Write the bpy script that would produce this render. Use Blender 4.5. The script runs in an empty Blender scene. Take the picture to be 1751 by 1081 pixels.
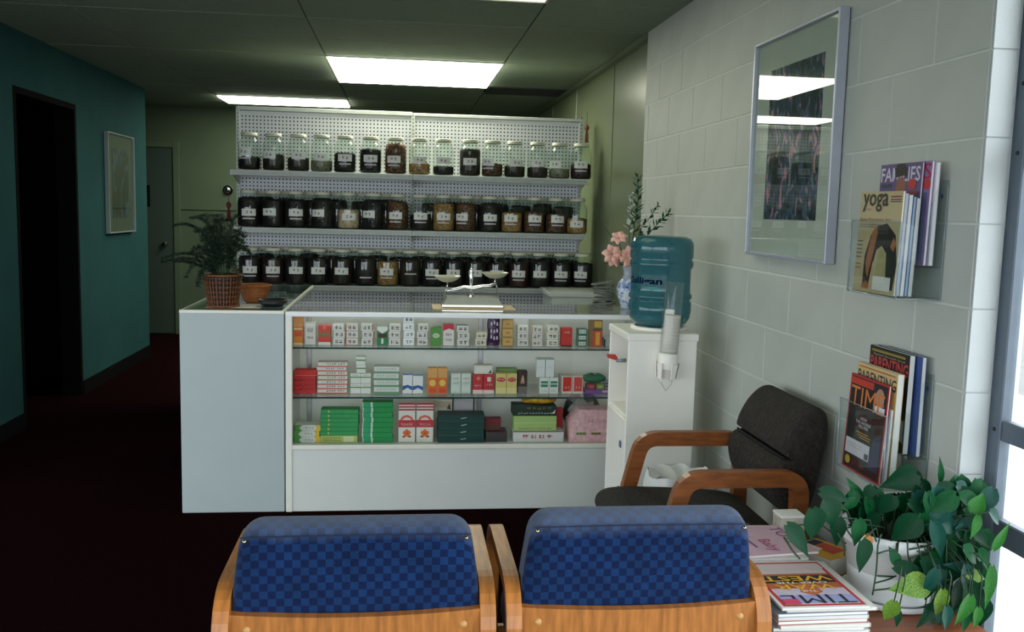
import bpy, bmesh, math, random
from mathutils import Matrix, Vector, Euler
random.seed(7)
PI = math.pi
SC = bpy.context.scene
COL = SC.collection

# ------------------------------------------------------------------ camera
cam_data = bpy.data.cameras.new('camera')
cam = bpy.data.objects.new('camera', cam_data)
COL.objects.link(cam)
cam_data.sensor_fit = 'HORIZONTAL'
cam_data.sensor_width = 36.0
cam_data.lens = 1590.0 / 1751.0 * 36.0
cam_data.clip_start = 0.05
cam.matrix_world = Matrix((( 0.992910, -0.010922, -0.118363, 0.0),
                           (-0.116335,  0.115094, -0.986519, 0.0),
                           ( 0.024398,  0.993295,  0.113007, 1.428),
                           (0, 0, 0, 1)))
SC.camera = cam

# ------------------------------------------------------------------ daylight, exposure
world = bpy.data.worlds.new('sky')
SC.world = world
world.use_nodes = True
bg = world.node_tree.nodes['Background']
bg.inputs[0].default_value = (0.87, 0.915, 1.0, 1)
SKY = 5.6
bg.inputs[1].default_value = SKY
LAMP = 16.0          # emission of the fluorescent diffusers
SC.view_settings.view_transform = 'Standard'
SC.view_settings.look = 'None'
SC.view_settings.exposure = 0.0
SC.view_settings.gamma = 1.0
SC.view_settings.use_curve_mapping = False
SC.cycles.transparent_max_bounces = 32

def portal(name, loc, rot, sx, sy):
    l = bpy.data.lights.new(name, 'AREA'); l.shape = 'RECTANGLE'; l.size = sx; l.size_y = sy
    l.cycles.is_portal = True
    o = bpy.data.objects.new(name, l); o.location = loc; o.rotation_euler = rot
    COL.objects.link(o); return o
portal('window_portal', (1.47, 0.32, 1.2), (0, PI / 2, 0), 2.3, 3.4)
portal('front_window_portal', (-1.75, -1.36, 1.22), (PI / 2, 0, 0), 6.3, 2.1)

portal('added_side_window_portal', (-5.17, 1.65, 1.2), (0, -PI / 2, 0), 2.05, 5.7)  # portal of the added side window

# ------------------------------------------------------------------ materials
def hexc(h):
    h = h.lstrip('#')
    r = [int(h[i:i + 2], 16) / 255 for i in (0, 2, 4)]
    return tuple(c / 12.92 if c <= .04045 else ((c + .055) / 1.055) ** 2.4 for c in r)
MATS = {}
def pm(name, col, rough=.5, metal=0., var=.06, scale=25., bump=0., bscale=120., spec=.5, coat=0., stretch=None):
    """Principled surface with procedural colour variation and fine relief."""
    if name in MATS: return MATS[name]
    if isinstance(col, str): col = hexc(col)
    m = bpy.data.materials.new(name); m.use_nodes = True
    nt = m.node_tree; b = nt.nodes['Principled BSDF']
    b.inputs['Roughness'].default_value = rough
    b.inputs['Metallic'].default_value = metal
    b.inputs['Specular IOR Level'].default_value = spec
    b.inputs['Coat Weight'].default_value = coat
    tc = nt.nodes.new('ShaderNodeTexCoord')
    src = tc.outputs['Object']
    if stretch:
        mp = nt.nodes.new('ShaderNodeMapping'); mp.inputs['Scale'].default_value = stretch
        nt.links.new(src, mp.inputs['Vector']); src = mp.outputs['Vector']
    if var > 0:
        n = nt.nodes.new('ShaderNodeTexNoise'); n.inputs['Scale'].default_value = scale; n.inputs['Detail'].default_value = 4
        nt.links.new(src, n.inputs['Vector'])
        r = nt.nodes.new('ShaderNodeValToRGB')
        r.color_ramp.elements[0].position = .3; r.color_ramp.elements[1].position = .7
        r.color_ramp.elements[0].color = tuple(max(0, c * (1 - var)) for c in col) + (1,)
        r.color_ramp.elements[1].color = tuple(min(1, c * (1 + var)) for c in col) + (1,)
        nt.links.new(n.outputs['Fac'], r.inputs['Fac']); nt.links.new(r.outputs['Color'], b.inputs['Base Color'])
    else:
        b.inputs['Base Color'].default_value = tuple(col) + (1,)
    if bump > 0:
        n2 = nt.nodes.new('ShaderNodeTexNoise'); n2.inputs['Scale'].default_value = bscale; n2.inputs['Detail'].default_value = 3
        nt.links.new(src, n2.inputs['Vector'])
        bp = nt.nodes.new('ShaderNodeBump'); bp.inputs['Strength'].default_value = bump; bp.inputs['Distance'].default_value = .01
        nt.links.new(n2.outputs['Fac'], bp.inputs['Height']); nt.links.new(bp.outputs['Normal'], b.inputs['Normal'])
    MATS[name] = m
    return m

def glass_mat(name, tint=(.97, .99, .98), ior=1.45, rough=.02, body=0., body_col=(.2, .5, .55)):
    """Thin clear sheet: transparent, with Fresnel reflection; body adds a milky, tinted share."""
    if name in MATS: return MATS[name]
    m = bpy.data.materials.new(name); m.use_nodes = True
    nt = m.node_tree; nt.nodes.clear()
    out = nt.nodes.new('ShaderNodeOutputMaterial')
    tr = nt.nodes.new('ShaderNodeBsdfTransparent'); tr.inputs[0].default_value = tuple(tint) + (1,)
    gl = nt.nodes.new('ShaderNodeBsdfGlossy'); gl.inputs['Roughness'].default_value = rough
    # Schlick reflectance, the same from either face of the sheet
    lw = nt.nodes.new('ShaderNodeLayerWeight'); lw.inputs['Blend'].default_value = .5
    pw_ = nt.nodes.new('ShaderNodeMath'); pw_.operation = 'POWER'; pw_.inputs[1].default_value = 5
    r0 = ((ior - 1) / (ior + 1)) ** 2
    fr = nt.nodes.new('ShaderNodeMath'); fr.operation = 'MULTIPLY_ADD'; fr.inputs[1].default_value = 1 - r0; fr.inputs[2].default_value = r0
    nt.links.new(lw.outputs['Facing'], pw_.inputs[0]); nt.links.new(pw_.outputs[0], fr.inputs[0])
    base = tr.outputs[0]
    if body > 0:
        df = nt.nodes.new('ShaderNodeBsdfDiffuse'); df.inputs[0].default_value = tuple(body_col) + (1,)
        mx0 = nt.nodes.new('ShaderNodeMixShader'); mx0.inputs[0].default_value = body
        nt.links.new(tr.outputs[0], mx0.inputs[1]); nt.links.new(df.outputs[0], mx0.inputs[2]); base = mx0.outputs[0]
    mx = nt.nodes.new('ShaderNodeMixShader')
    nt.links.new(fr.outputs[0], mx.inputs[0]); nt.links.new(base, mx.inputs[1]); nt.links.new(gl.outputs[0], mx.inputs[2])
    nt.links.new(mx.outputs[0], out.inputs[0])
    MATS[name] = m
    return m

def emit_mat(name, col, strength):
    m = bpy.data.materials.new(name); m.use_nodes = True
    nt = m.node_tree; nt.nodes.clear()
    out = nt.nodes.new('ShaderNodeOutputMaterial'); e = nt.nodes.new('ShaderNodeEmission')
    e.inputs[0].default_value = tuple(col) + (1,); e.inputs[1].default_value = strength
    nt.links.new(e.outputs[0], out.inputs[0]); MATS[name] = m
    return m

def mottled(name, cols, scale=60., rough=.7, bump=.4, vor=True, spec=.5):
    """Loose dried matter: cells of several colours with relief."""
    if name in MATS: return MATS[name]
    m = bpy.data.materials.new(name); m.use_nodes = True
    nt = m.node_tree; b = nt.nodes['Principled BSDF']; b.inputs['Roughness'].default_value = rough; b.inputs['Specular IOR Level'].default_value = spec
    tc = nt.nodes.new('ShaderNodeTexCoord')
    if vor:
        v = nt.nodes.new('ShaderNodeTexVoronoi'); v.inputs['Scale'].default_value = scale
        nt.links.new(tc.outputs['Object'], v.inputs['Vector'])
        sep = nt.nodes.new('ShaderNodeSeparateColor'); nt.links.new(v.outputs['Color'], sep.inputs[0]); f = sep.outputs[0]; hgt = v.outputs['Distance']
    else:
        v = nt.nodes.new('ShaderNodeTexNoise'); v.inputs['Scale'].default_value = scale; v.inputs['Detail'].default_value = 5
        nt.links.new(tc.outputs['Object'], v.inputs['Vector']); f = v.outputs['Fac']; hgt = f
    r = nt.nodes.new('ShaderNodeValToRGB'); els = r.color_ramp.elements
    lo, hi = (0., 1.) if vor else (.3, .7)
    cs = [hexc(c) if isinstance(c, str) else c for c in cols]
    els[0].position = lo; els[0].color = cs[0] + (1,); els[1].position = hi; els[1].color = cs[-1] + (1,)
    for i, c in enumerate(cs[1:-1]):
        e = els.new(lo + (hi - lo) * (i + 1) / (len(cs) - 1)); e.color = c + (1,)
    nt.links.new(f, r.inputs['Fac']); nt.links.new(r.outputs['Color'], b.inputs['Base Color'])
    if bump:
        bp = nt.nodes.new('ShaderNodeBump'); bp.inputs['Strength'].default_value = bump; bp.inputs['Distance'].default_value = .004
        nt.links.new(hgt, bp.inputs['Height']); nt.links.new(bp.outputs['Normal'], b.inputs['Normal'])
    MATS[name] = m
    return m

def check_mat(name, c1, c2, size, rough=.95, warp=0.0):
    """Woven check upholstery, laid out by UV in metres."""
    m = bpy.data.materials.new(name); m.use_nodes = True
    nt = m.node_tree; b = nt.nodes['Principled BSDF']; b.inputs['Roughness'].default_value = rough
    b.inputs['Specular IOR Level'].default_value = .15
    b.inputs['Sheen Weight'].default_value = .1
    uv = nt.nodes.new('ShaderNodeTexCoord')
    ch = nt.nodes.new('ShaderNodeTexChecker'); ch.inputs['Scale'].default_value = 1 / size
    src = uv.outputs['UV']
    n = nt.nodes.new('ShaderNodeTexNoise'); n.inputs['Scale'].default_value = 14; n.inputs['Detail'].default_value = 3
    nt.links.new(src, n.inputs['Vector'])
    nf = nt.nodes.new('ShaderNodeTexNoise'); nf.inputs['Scale'].default_value = 700; nt.links.new(src, nf.inputs['Vector'])
    nt.links.new(src, ch.inputs['Vector'])
    ch.inputs['Color1'].default_value = tuple(hexc(c1)) + (1,); ch.inputs['Color2'].default_value = tuple(hexc(c2)) + (1,)
    hs = nt.nodes.new('ShaderNodeHueSaturation')
    mr = nt.nodes.new('ShaderNodeMapRange'); mr.inputs[1].default_value = .25; mr.inputs[2].default_value = .75; mr.inputs[3].default_value = .75; mr.inputs[4].default_value = 1.25
    nt.links.new(n.outputs['Fac'], mr.inputs[0]); nt.links.new(mr.outputs[0], hs.inputs['Value'])
    # cloth paler along the back's upper edge: wear, with light from above painted in
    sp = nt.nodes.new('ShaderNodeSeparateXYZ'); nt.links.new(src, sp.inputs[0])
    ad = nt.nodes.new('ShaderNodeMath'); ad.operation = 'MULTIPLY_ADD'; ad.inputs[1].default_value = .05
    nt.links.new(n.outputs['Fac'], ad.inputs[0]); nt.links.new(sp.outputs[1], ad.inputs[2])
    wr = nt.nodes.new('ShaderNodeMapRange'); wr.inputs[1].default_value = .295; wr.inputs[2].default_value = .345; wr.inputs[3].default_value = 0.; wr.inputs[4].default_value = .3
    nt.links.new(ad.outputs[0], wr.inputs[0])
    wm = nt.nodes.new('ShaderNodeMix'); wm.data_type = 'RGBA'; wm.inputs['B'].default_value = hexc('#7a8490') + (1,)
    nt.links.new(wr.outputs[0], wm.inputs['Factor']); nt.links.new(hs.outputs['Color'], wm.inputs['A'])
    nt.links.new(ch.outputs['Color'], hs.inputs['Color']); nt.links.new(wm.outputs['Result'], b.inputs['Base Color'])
    bp = nt.nodes.new('ShaderNodeBump'); bp.inputs['Strength'].default_value = .35; bp.inputs['Distance'].default_value = .002
    nt.links.new(nf.outputs['Fac'], bp.inputs['Height']); nt.links.new(bp.outputs['Normal'], b.inputs['Normal'])
    MATS[name] = m
    return m

# ------------------------------------------------------------------ mesh builder
class MB:
    def __init__(s): s.v = []; s.f = []; s.mi = []; s.sm = []; s.uv = None
    def add(s, vs, fs, m=0, smooth=False, tf=None):
        o = len(s.v)
        for p in vs:
            s.v.append(tuple(tf(p)) if tf else tuple(p))
        for f in fs:
            s.f.append(tuple(i + o for i in f)); s.mi.append(m); s.sm.append(smooth)
        return s
    def box(s, x0, x1, y0, y1, z0, z1, m=0, tf=None):
        vs = [(x0, y0, z0), (x1, y0, z0), (x1, y1, z0), (x0, y1, z0), (x0, y0, z1), (x1, y0, z1), (x1, y1, z1), (x0, y1, z1)]
        fs = [(0, 3, 2, 1), (4, 5, 6, 7), (0, 1, 5, 4), (1, 2, 6, 5), (2, 3, 7, 6), (3, 0, 4, 7)]
        return s.add(vs, fs, m, False, tf)
    def bbox(s, x0, x1, y0, y1, z0, z1, b=.004, m=0, tf=None, seg=1):
        """box with rounded-off edges"""
        bm = bmesh.new(); bmesh.ops.create_cube(bm, size=1)
        for v in bm.verts:
            v.co = Vector(((x0 + x1) / 2 + v.co.x * (x1 - x0), (y0 + y1) / 2 + v.co.y * (y1 - y0), (z0 + z1) / 2 + v.co.z * (z1 - z0)))
        bmesh.ops.bevel(bm, geom=list(bm.edges), offset=b, segments=seg, affect='EDGES', profile=.5)
        bm.verts.index_update()
        s.add([v.co[:] for v in bm.verts], [[v.index for v in f.verts] for f in bm.faces], m, False, tf); bm.free()
        return s
    def prism(s, poly, a, b, axis='y', m=0, tf=None, smooth=False):
        """extrude a 2-D outline from a to b along an axis"""
        n = len(poly)
        def P(p, t):
            return {'y': (p[0], t, p[1]), 'x': (t, p[0], p[1]), 'z': (p[0], p[1], t)}[axis]
        vs = [P(p, a) for p in poly] + [P(p, b) for p in poly]
        fs = [tuple(range(n))[::-1], tuple(range(n, 2 * n))]
        s.add(vs, fs, m, False, tf)
        s.add(vs, [(i, (i + 1) % n, n + (i + 1) % n, n + i) for i in range(n)], m, smooth, tf)
        return s
    def lathe(s, prof, n=24, c=(0, 0, 0), m=0, smooth=True, tf=None, a0=0, a1=2 * PI):
        full = abs(a1 - a0 - 2 * PI) < 1e-6
        k = n if full else n + 1
        vs = []
        for r, z in prof:
            for i in range(k):
                a = a0 + (a1 - a0) * i / n
                vs.append((c[0] + r * math.cos(a), c[1] + r * math.sin(a), c[2] + z))
        fs = []
        for j in range(len(prof) - 1):
            for i in range(n):
                i2 = (i + 1) % k
                fs.append((j * k + i, j * k + i2, (j + 1) * k + i2, (j + 1) * k + i))
        return s.add(vs, fs, m, smooth, tf)
    def tube(s, pts, r, n=8, m=0, cap=True, tf=None, smooth=True):
        pts = [Vector(p) for p in pts]; N = len(pts)
        rs = r if isinstance(r, (list, tuple)) else [r] * N
        vs = []; up = None
        for i, p in enumerate(pts):
            t = (pts[min(i + 1, N - 1)] - pts[max(i - 1, 0)]).normalized()
            if up is None:
                up = Vector((0, 0, 1)) if abs(t.z) < .9 else Vector((1, 0, 0))
            up = (up - t * up.dot(t)).normalized(); sd = t.cross(up)
            for k in range(n):
                a = 2 * PI * k / n
                vs.append(p + (up * math.cos(a) + sd * math.sin(a)) * rs[i])
        fs = [(i * n + k, i * n + (k + 1) % n, (i + 1) * n + (k + 1) % n, (i + 1) * n + k) for i in range(N - 1) for k in range(n)]
        if cap: fs += [tuple(range(n))[::-1], tuple((N - 1) * n + k for k in range(n))]
        return s.add(vs, fs, m, smooth, tf)
    def band(s, pts, w, h, side, m=0, tf=None):
        """rectangular section swept along pts; side = fixed direction of the width"""
        pts = [Vector(p) for p in pts]; N = len(pts); sd = Vector(side).normalized(); vs = []
        for i, p in enumerate(pts):
            t = (pts[min(i + 1, N - 1)] - pts[max(i - 1, 0)]).normalized()
            up = sd.cross(t).normalized()
            for a, b in ((-1, -1), (1, -1), (1, 1), (-1, 1)):
                vs.append(p + sd * (a * w / 2) + up * (b * h / 2))
        fs = [(i * 4 + k, i * 4 + (k + 1) % 4, (i + 1) * 4 + (k + 1) % 4, (i + 1) * 4 + k) for i in range(N - 1) for k in range(4)]
        fs += [(3, 2, 1, 0), tuple((N - 1) * 4 + k for k in range(4))]
        return s.add(vs, fs, m, False, tf)
    def grid(s, fn, nu, nv, m=0, smooth=True, closed_u=False):
        vs = [fn(i / nu, j / nv) for j in range(nv + 1) for i in range(nu + (0 if closed_u else 1))]
        k = nu if closed_u else nu + 1
        fs = [(j * k + i, j * k + (i + 1) % k, (j + 1) * k + (i + 1) % k, (j + 1) * k + i) for j in range(nv) for i in range(nu)]
        return s.add(vs, fs, m, smooth)
    def mesh(s, name, mats):
        me = bpy.data.meshes.new(name)
        me.from_pydata(s.v, [], s.f)
        for m in (mats if isinstance(mats, (list, tuple)) else [mats]): me.materials.append(m)
        me.polygons.foreach_set('material_index', s.mi)
        me.polygons.foreach_set('use_smooth', s.sm)
        bm = bmesh.new(); bm.from_mesh(me); bmesh.ops.recalc_face_normals(bm, faces=bm.faces); bm.to_mesh(me); bm.free()
        me.update()
        return me
    def build(s, name, mats, parent=None, loc=(0, 0, 0), rot=(0, 0, 0), label=None):
        return ob(name, s.mesh(name, mats), parent, loc, rot, label)

def ob(name, me, parent=None, loc=(0, 0, 0), rot=(0, 0, 0), label=None):
    o = bpy.data.objects.new(name, me); COL.objects.link(o)
    o.location = loc; o.rotation_euler = rot
    if parent: o.parent = parent
    if label: o['label'] = label
    return o
def tag(o, label, cat, group=None, kind=None):
    o['label'] = label; o['category'] = cat
    if group: o['group'] = group
    if kind: o['kind'] = kind
    return o
def thing(name, label, cat, loc=(0, 0, 0), rot=(0, 0, 0), group=None):
    return tag(ob(name, None, None, loc, rot), label, cat, group)
def struct(o):
    o['kind'] = 'structure'; return o
def arc(cx, cy, r, a0, a1, n):
    return [(cx + r * math.cos(math.radians(a0 + (a1 - a0) * i / n)), cy + r * math.sin(math.radians(a0 + (a1 - a0) * i / n))) for i in range(n + 1)]
def round_path(pts, r, n=5):
    """polyline with rounded corners (any dimension)"""
    pts = [Vector(p) for p in pts]; out = [pts[0]]
    for i in range(1, len(pts) - 1):
        a, b, c = pts[i - 1], pts[i], pts[i + 1]
        d1 = (a - b); d2 = (c - b); rr = min(r, d1.length * .49, d2.length * .49)
        p1 = b + d1.normalized() * rr; p2 = b + d2.normalized() * rr
        for k in range(n + 1):
            t = k / n
            out.append(p1 * (1 - t) ** 2 + b * 2 * t * (1 - t) + p2 * t * t)
    out.append(pts[-1]); return out
TXT = {}
def text_geo(s, bold=0.):
    """outline of a word as (verts, faces), scaled to unit width and unit height"""
    if (s, bold) in TXT: return TXT[(s, bold)]
    cu = bpy.data.curves.new('lettering_curve', 'FONT'); cu.body = s; cu.resolution_u = 2; cu.offset = bold
    o = bpy.data.objects.new('lettering_curve', cu); COL.objects.link(o)
    dg = bpy.context.evaluated_depsgraph_get()
    me = bpy.data.meshes.new_from_object(o.evaluated_get(dg))
    vs = [v.co.copy() for v in me.vertices]; fs = [tuple(p.vertices) for p in me.polygons]
    bpy.data.objects.remove(o); bpy.data.curves.remove(cu); bpy.data.meshes.remove(me)
    x0 = min(v.x for v in vs); x1 = max(v.x for v in vs); y0 = min(v.y for v in vs); y1 = max(v.y for v in vs)
    TXT[(s, bold)] = ([((v.x - x0) / (x1 - x0), (v.y - y0) / (y1 - y0)) for v in vs], fs)
    return TXT[(s, bold)]
ORD = ['first', 'second', 'third', 'fourth', 'fifth', 'sixth', 'seventh', 'eighth', 'ninth', 'tenth', 'eleventh', 'twelfth', 'thirteenth', 'fourteenth', 'fifteenth', 'sixteenth', 'seventeenth']

# shared surfaces
WHITE = pm('white_laminate', '#d3d7d2', .35, var=.02, scale=6)
CREAM = pm('cream_enamel', '#d9d8c6', .4, var=.03)
CHROME = pm('polished_metal', (.75, .76, .78), .18, metal=1, var=.03)
STEEL = pm('brushed_aluminium', (.62, .64, .66), .35, metal=1, var=.05)
BLACK = pm('black_plastic', (.012, .012, .013), .45, var=.1)
INK = pm('dark_ink', (.03, .03, .035), .8, var=0)
PAPER = pm('white_paper', '#e6e6df', .8, var=.03, scale=40)
GLASS = glass_mat('clear_glass')
OAK = pm('honey_wood', '#a3662e', .38, var=.3, scale=9, bump=.05, bscale=60, stretch=(9, 1.2, 1.2))

# ================================================================== the room
XR, XL, ZC, YB = 1.36, -2.325, 2.438, 10.4     # block wall, far side wall, ceiling, back wall
M_WALLR = pm('grey_wall_paint', '#b8bcb3', .6, var=.04, scale=5, bump=.12, bscale=160)
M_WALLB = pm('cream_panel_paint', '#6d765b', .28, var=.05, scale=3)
M_WALLL = pm('dark_teal_wall_paint', '#254a4c', .9, var=.08, scale=4, bump=.15, bscale=200, spec=.1)
M_BACK = pm('drab_wall_paint', '#465440', .8, var=.05, scale=4)
M_TILE = pm('ceiling_tile', '#8d9a88', .9, var=.05, scale=30, bump=.25, bscale=90)
M_DARK = pm('dark_paint_and_shade', (.004, .004, .005), .9, var=.1, spec=.05)
M_CARPET = mottled('dark_carpet', [(.003, .0010, .0013), (.009, .0028, .0035), (.015, .0042, .0055)], scale=140, rough=1., bump=.4, vor=False, spec=.0)
M_TRIMW = pm('white_reveal_paint', '#bcc1c0', .6, var=.04, scale=8, bump=.1)
M_ALU = pm('grey_window_frame', '#5c6772', .45, metal=.15, var=.05)
M_PAVE = pm('pale_pavement', '#c9c7c0', .9, var=.08, scale=3)

struct(MB().box(-5.3, 1.56, -1.5, YB + .1, -.1, 0).build('floor', M_CARPET))
pav = struct(MB().box(1.57, 5.5, -25, 25, -.2, -.101).build('pavement', M_PAVE))
struct(MB().box(-30, 1.57, -30, 25, -.25, -.15).box(5.5, 30, -30, 25, -.25, -.15).build('street', pm('grey_asphalt', '#62635f', .9, var=.1, scale=4)))

# ---- ceiling of lay-in panels
ceil = struct(MB().box(-5.3, 1.56, -1.5, YB + .1, ZC + .012, ZC + .1).build('ceiling', M_DARK))
cols = [-5.29, -4.19, -2.97, -1.75, -.53, .69, 1.40]
rows = [-1.47, -.86, -.25, .36, .97, 1.58, 2.19, 2.80, 3.41, 4.02, 4.63, 5.28, 5.92, 6.56, 7.19, 7.82, 8.48, 9.16, 9.77, 10.4]
lamps = {(2, 8), (2, 9), (2, 13), (2, 14), (1, 17)}   # wait for fixtures
for i in range(len(cols) - 1):
    for j in range(len(rows) - 1):
        x0, x1, y0, y1 = cols[i], cols[i + 1], rows[j], rows[j + 1]
        if (x0, y0) in ((-.53, 3.41), (-.53, 4.02), (-.53, 6.56), (-.53, 7.19), (-1.75, 9.16)): continue
        if i == 5 and j == 15: y0 = 8.28
        b = MB()
        g = .003
        dz = random.uniform(0, .002)
        b.bbox(x0 + g, x1 - g, y0 + g, y1 - g, ZC + dz, ZC + .014, .003)
        b.build('ceiling_panel', M_TILE, ceil)

# ---- right wall of painted concrete blocks
wr = struct(MB().box(XR + .0015, XR + .075, 2.083, 5.25, 0, ZC + .01).box(XR + .0745, XR + .2, 2.16, 5.25, 0, ZC + .01).build('wall_right', pm('lit_joint_paint', '#c9cdc6', .6, var=.04)))  # joints lighter than the blocks: light catching their thick paint, put in the colour
blk_cache = {}
def block_mesh(L):
    k = round(L, 3)
    if k not in blk_cache:
        b = MB(); h = .1972; ch = .0022
        y0, y1, z0, z1 = -L / 2, L / 2, -h / 2, h / 2
        vs = [(.012, y0, z0), (.012, y1, z0), (.012, y1, z1), (.012, y0, z1), (.0016, y0, z0), (.0016, y1, z0), (.0016, y1, z1), (.0016, y0, z1),
              (0, y0 + ch, z0 + ch), (0, y1 - ch, z0 + ch), (0, y1 - ch, z1 - ch), (0, y0 + ch, z1 - ch)]
        fs = [(0, 1, 2, 3), (8, 9, 10, 11)] + [(i, (i + 1) % 4, 4 + (i + 1) % 4, 4 + i) for i in range(4)] + [(4 + i, 4 + (i + 1) % 4, 8 + (i + 1) % 4, 8 + i) for i in range(4)]
        blk_cache[k] = b.add(vs, fs).mesh('block', M_WALLR)
    return blk_cache[k]
for k in range(12):
    ph = (.71 if k % 2 else .20) * .4064
    edges = [2.083] + [y for y in (ph + .4064 * n for n in range(4, 14)) if 2.12 < y < 5.2] + [5.25]
    for a, b_ in zip(edges, edges[1:]):
        ob('block', block_mesh(b_ - a - .005), wr, (XR + random.uniform(-.0006, .0004), (a + b_) / 2, (k + .5) * .2032))
# white painted end of the wall, block by block, with its ragged paint line
rv = struct(MB().box(XR + .005, XR + .075, 2.079, 2.083, 0, ZC).build('trim_1', M_TRIMW))
for k in range(12):
    b = MB(); z0 = k * .2032 + .002; z1 = (k + 1) * .2032 - .002
    n = 10; rag = [(XR + .062 + random.uniform(-.005, .005), z0 + (z1 - z0) * i / n) for i in range(n + 1)]
    b.prism([(XR + .001, z0), ] + rag + [(XR + .001, z1)], 2.074, 2.0795, 'y')
    b.build('painted_block_end', M_TRIMW, rv)

# ---- cream wall beyond, in tall panels
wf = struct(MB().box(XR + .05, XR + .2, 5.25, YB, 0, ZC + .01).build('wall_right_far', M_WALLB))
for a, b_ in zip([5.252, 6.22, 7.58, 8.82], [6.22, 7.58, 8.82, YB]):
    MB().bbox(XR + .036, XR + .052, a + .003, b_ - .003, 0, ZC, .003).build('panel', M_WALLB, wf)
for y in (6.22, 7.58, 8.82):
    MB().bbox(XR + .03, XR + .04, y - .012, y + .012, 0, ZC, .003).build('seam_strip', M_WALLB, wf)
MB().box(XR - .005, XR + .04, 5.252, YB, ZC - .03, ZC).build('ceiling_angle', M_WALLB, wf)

# ---- left wall with an open doorway, picture further on
wl = struct(MB().box(XL - .12, XL, 4.7, 6.0, 0, ZC + .01).box(XL - .12, XL, 7.07, 8.92, 0, ZC + .01).box(XL - .12, XL, 6.0, 7.07, 2.08, ZC + .01).build('wall_left', M_WALLL))
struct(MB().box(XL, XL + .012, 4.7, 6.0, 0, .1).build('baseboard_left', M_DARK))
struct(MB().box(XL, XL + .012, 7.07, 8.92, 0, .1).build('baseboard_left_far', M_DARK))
struct(MB().box(-5.2, XL - .12, 4.7, 4.8, 0, ZC + .01).build('wall_left_return', M_WALLL))
struct(MB().box(-5.3, -5.2, -1.5, 4.8, 0, .15).box(-5.3, -5.2, -1.5, 4.8, 2.22, ZC + .01).box(-5.3, -5.2, -1.5, -1.2, .15, 2.22).box(-5.3, -5.2, 4.5, 4.8, .15, 2.22).build('wall_left_near', M_WALLL))
w3 = struct(MB().box(-5.254, -5.25, -1.2, 4.5, .15, 2.22).build('added_side_window', GLASS))  # added, unseen window that lights the block wall from the left
for y in (-1.18, .7, 2.6, 4.48): MB().bbox(-5.28, -5.21, y - .025, y + .025, .15, 2.22, .004).build('window_frame', M_ALU, w3)
# doorway lining; the unlit room behind has its darkness put into the wall colour
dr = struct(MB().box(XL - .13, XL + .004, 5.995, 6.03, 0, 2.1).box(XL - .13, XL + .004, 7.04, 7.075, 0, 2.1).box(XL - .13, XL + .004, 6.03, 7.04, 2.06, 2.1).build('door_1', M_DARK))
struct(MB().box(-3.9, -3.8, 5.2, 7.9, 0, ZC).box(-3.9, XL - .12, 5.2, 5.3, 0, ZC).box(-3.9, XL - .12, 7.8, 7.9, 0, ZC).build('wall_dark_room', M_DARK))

# ---- back wall, door and hall
struct(MB().box(-4.2, 1.56, YB, YB + .1, 0, ZC + .01).build('wall_back', M_BACK))
struct(MB().box(-4.2, -4.1, 7.9, YB, 0, ZC).build('wall_hall', M_WALLL))
struct(MB().box(-4.1, XL - .12, 8.82, 8.92, 0, ZC).build('wall_hall_return', M_WALLL))
M_DOOR = pm('drab_green_door_paint', '#2c3c35', .7, var=.05)
d2 = struct(MB().bbox(-3.2, -2.43, YB - .035, YB - .001, .01, 2.0, .004).build('door_2', M_DOOR))
for bx in ((-3.27, -3.2, 0, 2.07), (-2.43, -2.36, 0, 2.07), (-3.2, -2.43, 2.0, 2.07)):
    MB().bbox(bx[0], bx[1], YB - .05, YB - .001, bx[2], bx[3], .006).build('door_frame', M_BACK, d2)
MB().bbox(-2.73, -2.67, YB - .045, YB - .03, 1.37, 1.60, .003).build('dark_plate', M_DARK, d2)
MB().lathe([(0, -.03), (.03, -.03), (.03, 0), (.012, .01), (.012, .04)], 16).build('door_knob', CHROME, d2, (-2.52, YB - .065, .98), (PI / 2, 0, 0))
MB().bbox(-2.36, 1.40, YB - .012, YB - .001, 1.35, 1.362, .002).build('trim_2', M_BACK)
struct(bpy.data.objects['trim_2'])

# ---- front wall behind the camera with a window, and the glazed shop front on the window side
fw = struct(MB().box(-5.3, -4.95, -1.5, -1.38, 0, ZC + .01).box(1.44, 1.56, -1.5, -1.38, 0, ZC + .01).box(-4.95, 1.44, -1.5, -1.38, 0, .15).box(-4.95, 1.44, -1.5, -1.38, 2.28, ZC + .01).build('wall_front', M_WALLR))
w2 = struct(MB().box(-4.95, 1.44, -1.442, -1.438, .15, 2.28).build('window_2', GLASS))
for x in (-4.93, -3.34, -1.75, -.16, 1.42):
    MB().bbox(x - .025, x + .025, -1.47, -1.40, .15, 2.28, .004).build('window_frame', M_ALU, w2)
# window_1: glass in an aluminium frame
GX = 1.455
w1 = struct(MB().box(GX - .006, GX - .002, -1.38, 2.04, .12, ZC - .08).build('window_1', GLASS))
MB().bbox(GX - .025, GX + .006, 2.035, 2.082, 0, ZC, .003).build('window_stile', M_ALU, w1)
for y in (.95, -.15, -1.3):
    MB().bbox(GX - .025, GX + .006, y - .025, y + .025, 0, ZC, .003).build('window_stile', M_ALU, w1)
for z0, z1 in ((0, .12), (.655, .715), (.905, .955), (1.555, 1.62), (ZC - .08, ZC)):
    MB().bbox(GX - .02, GX + .004, -1.38, 2.036, z0, z1, .003).build('window_rail', M_ALU, w1)
for z in (.93, 1.59, 1.75):
    MB().lathe([(0, 0), (.005, 0), (.004, .003), (0, .0035)], 10).build('screw', BLACK, w1, (GX - .0255, 2.055, z), (0, -PI / 2, 0))

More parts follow.
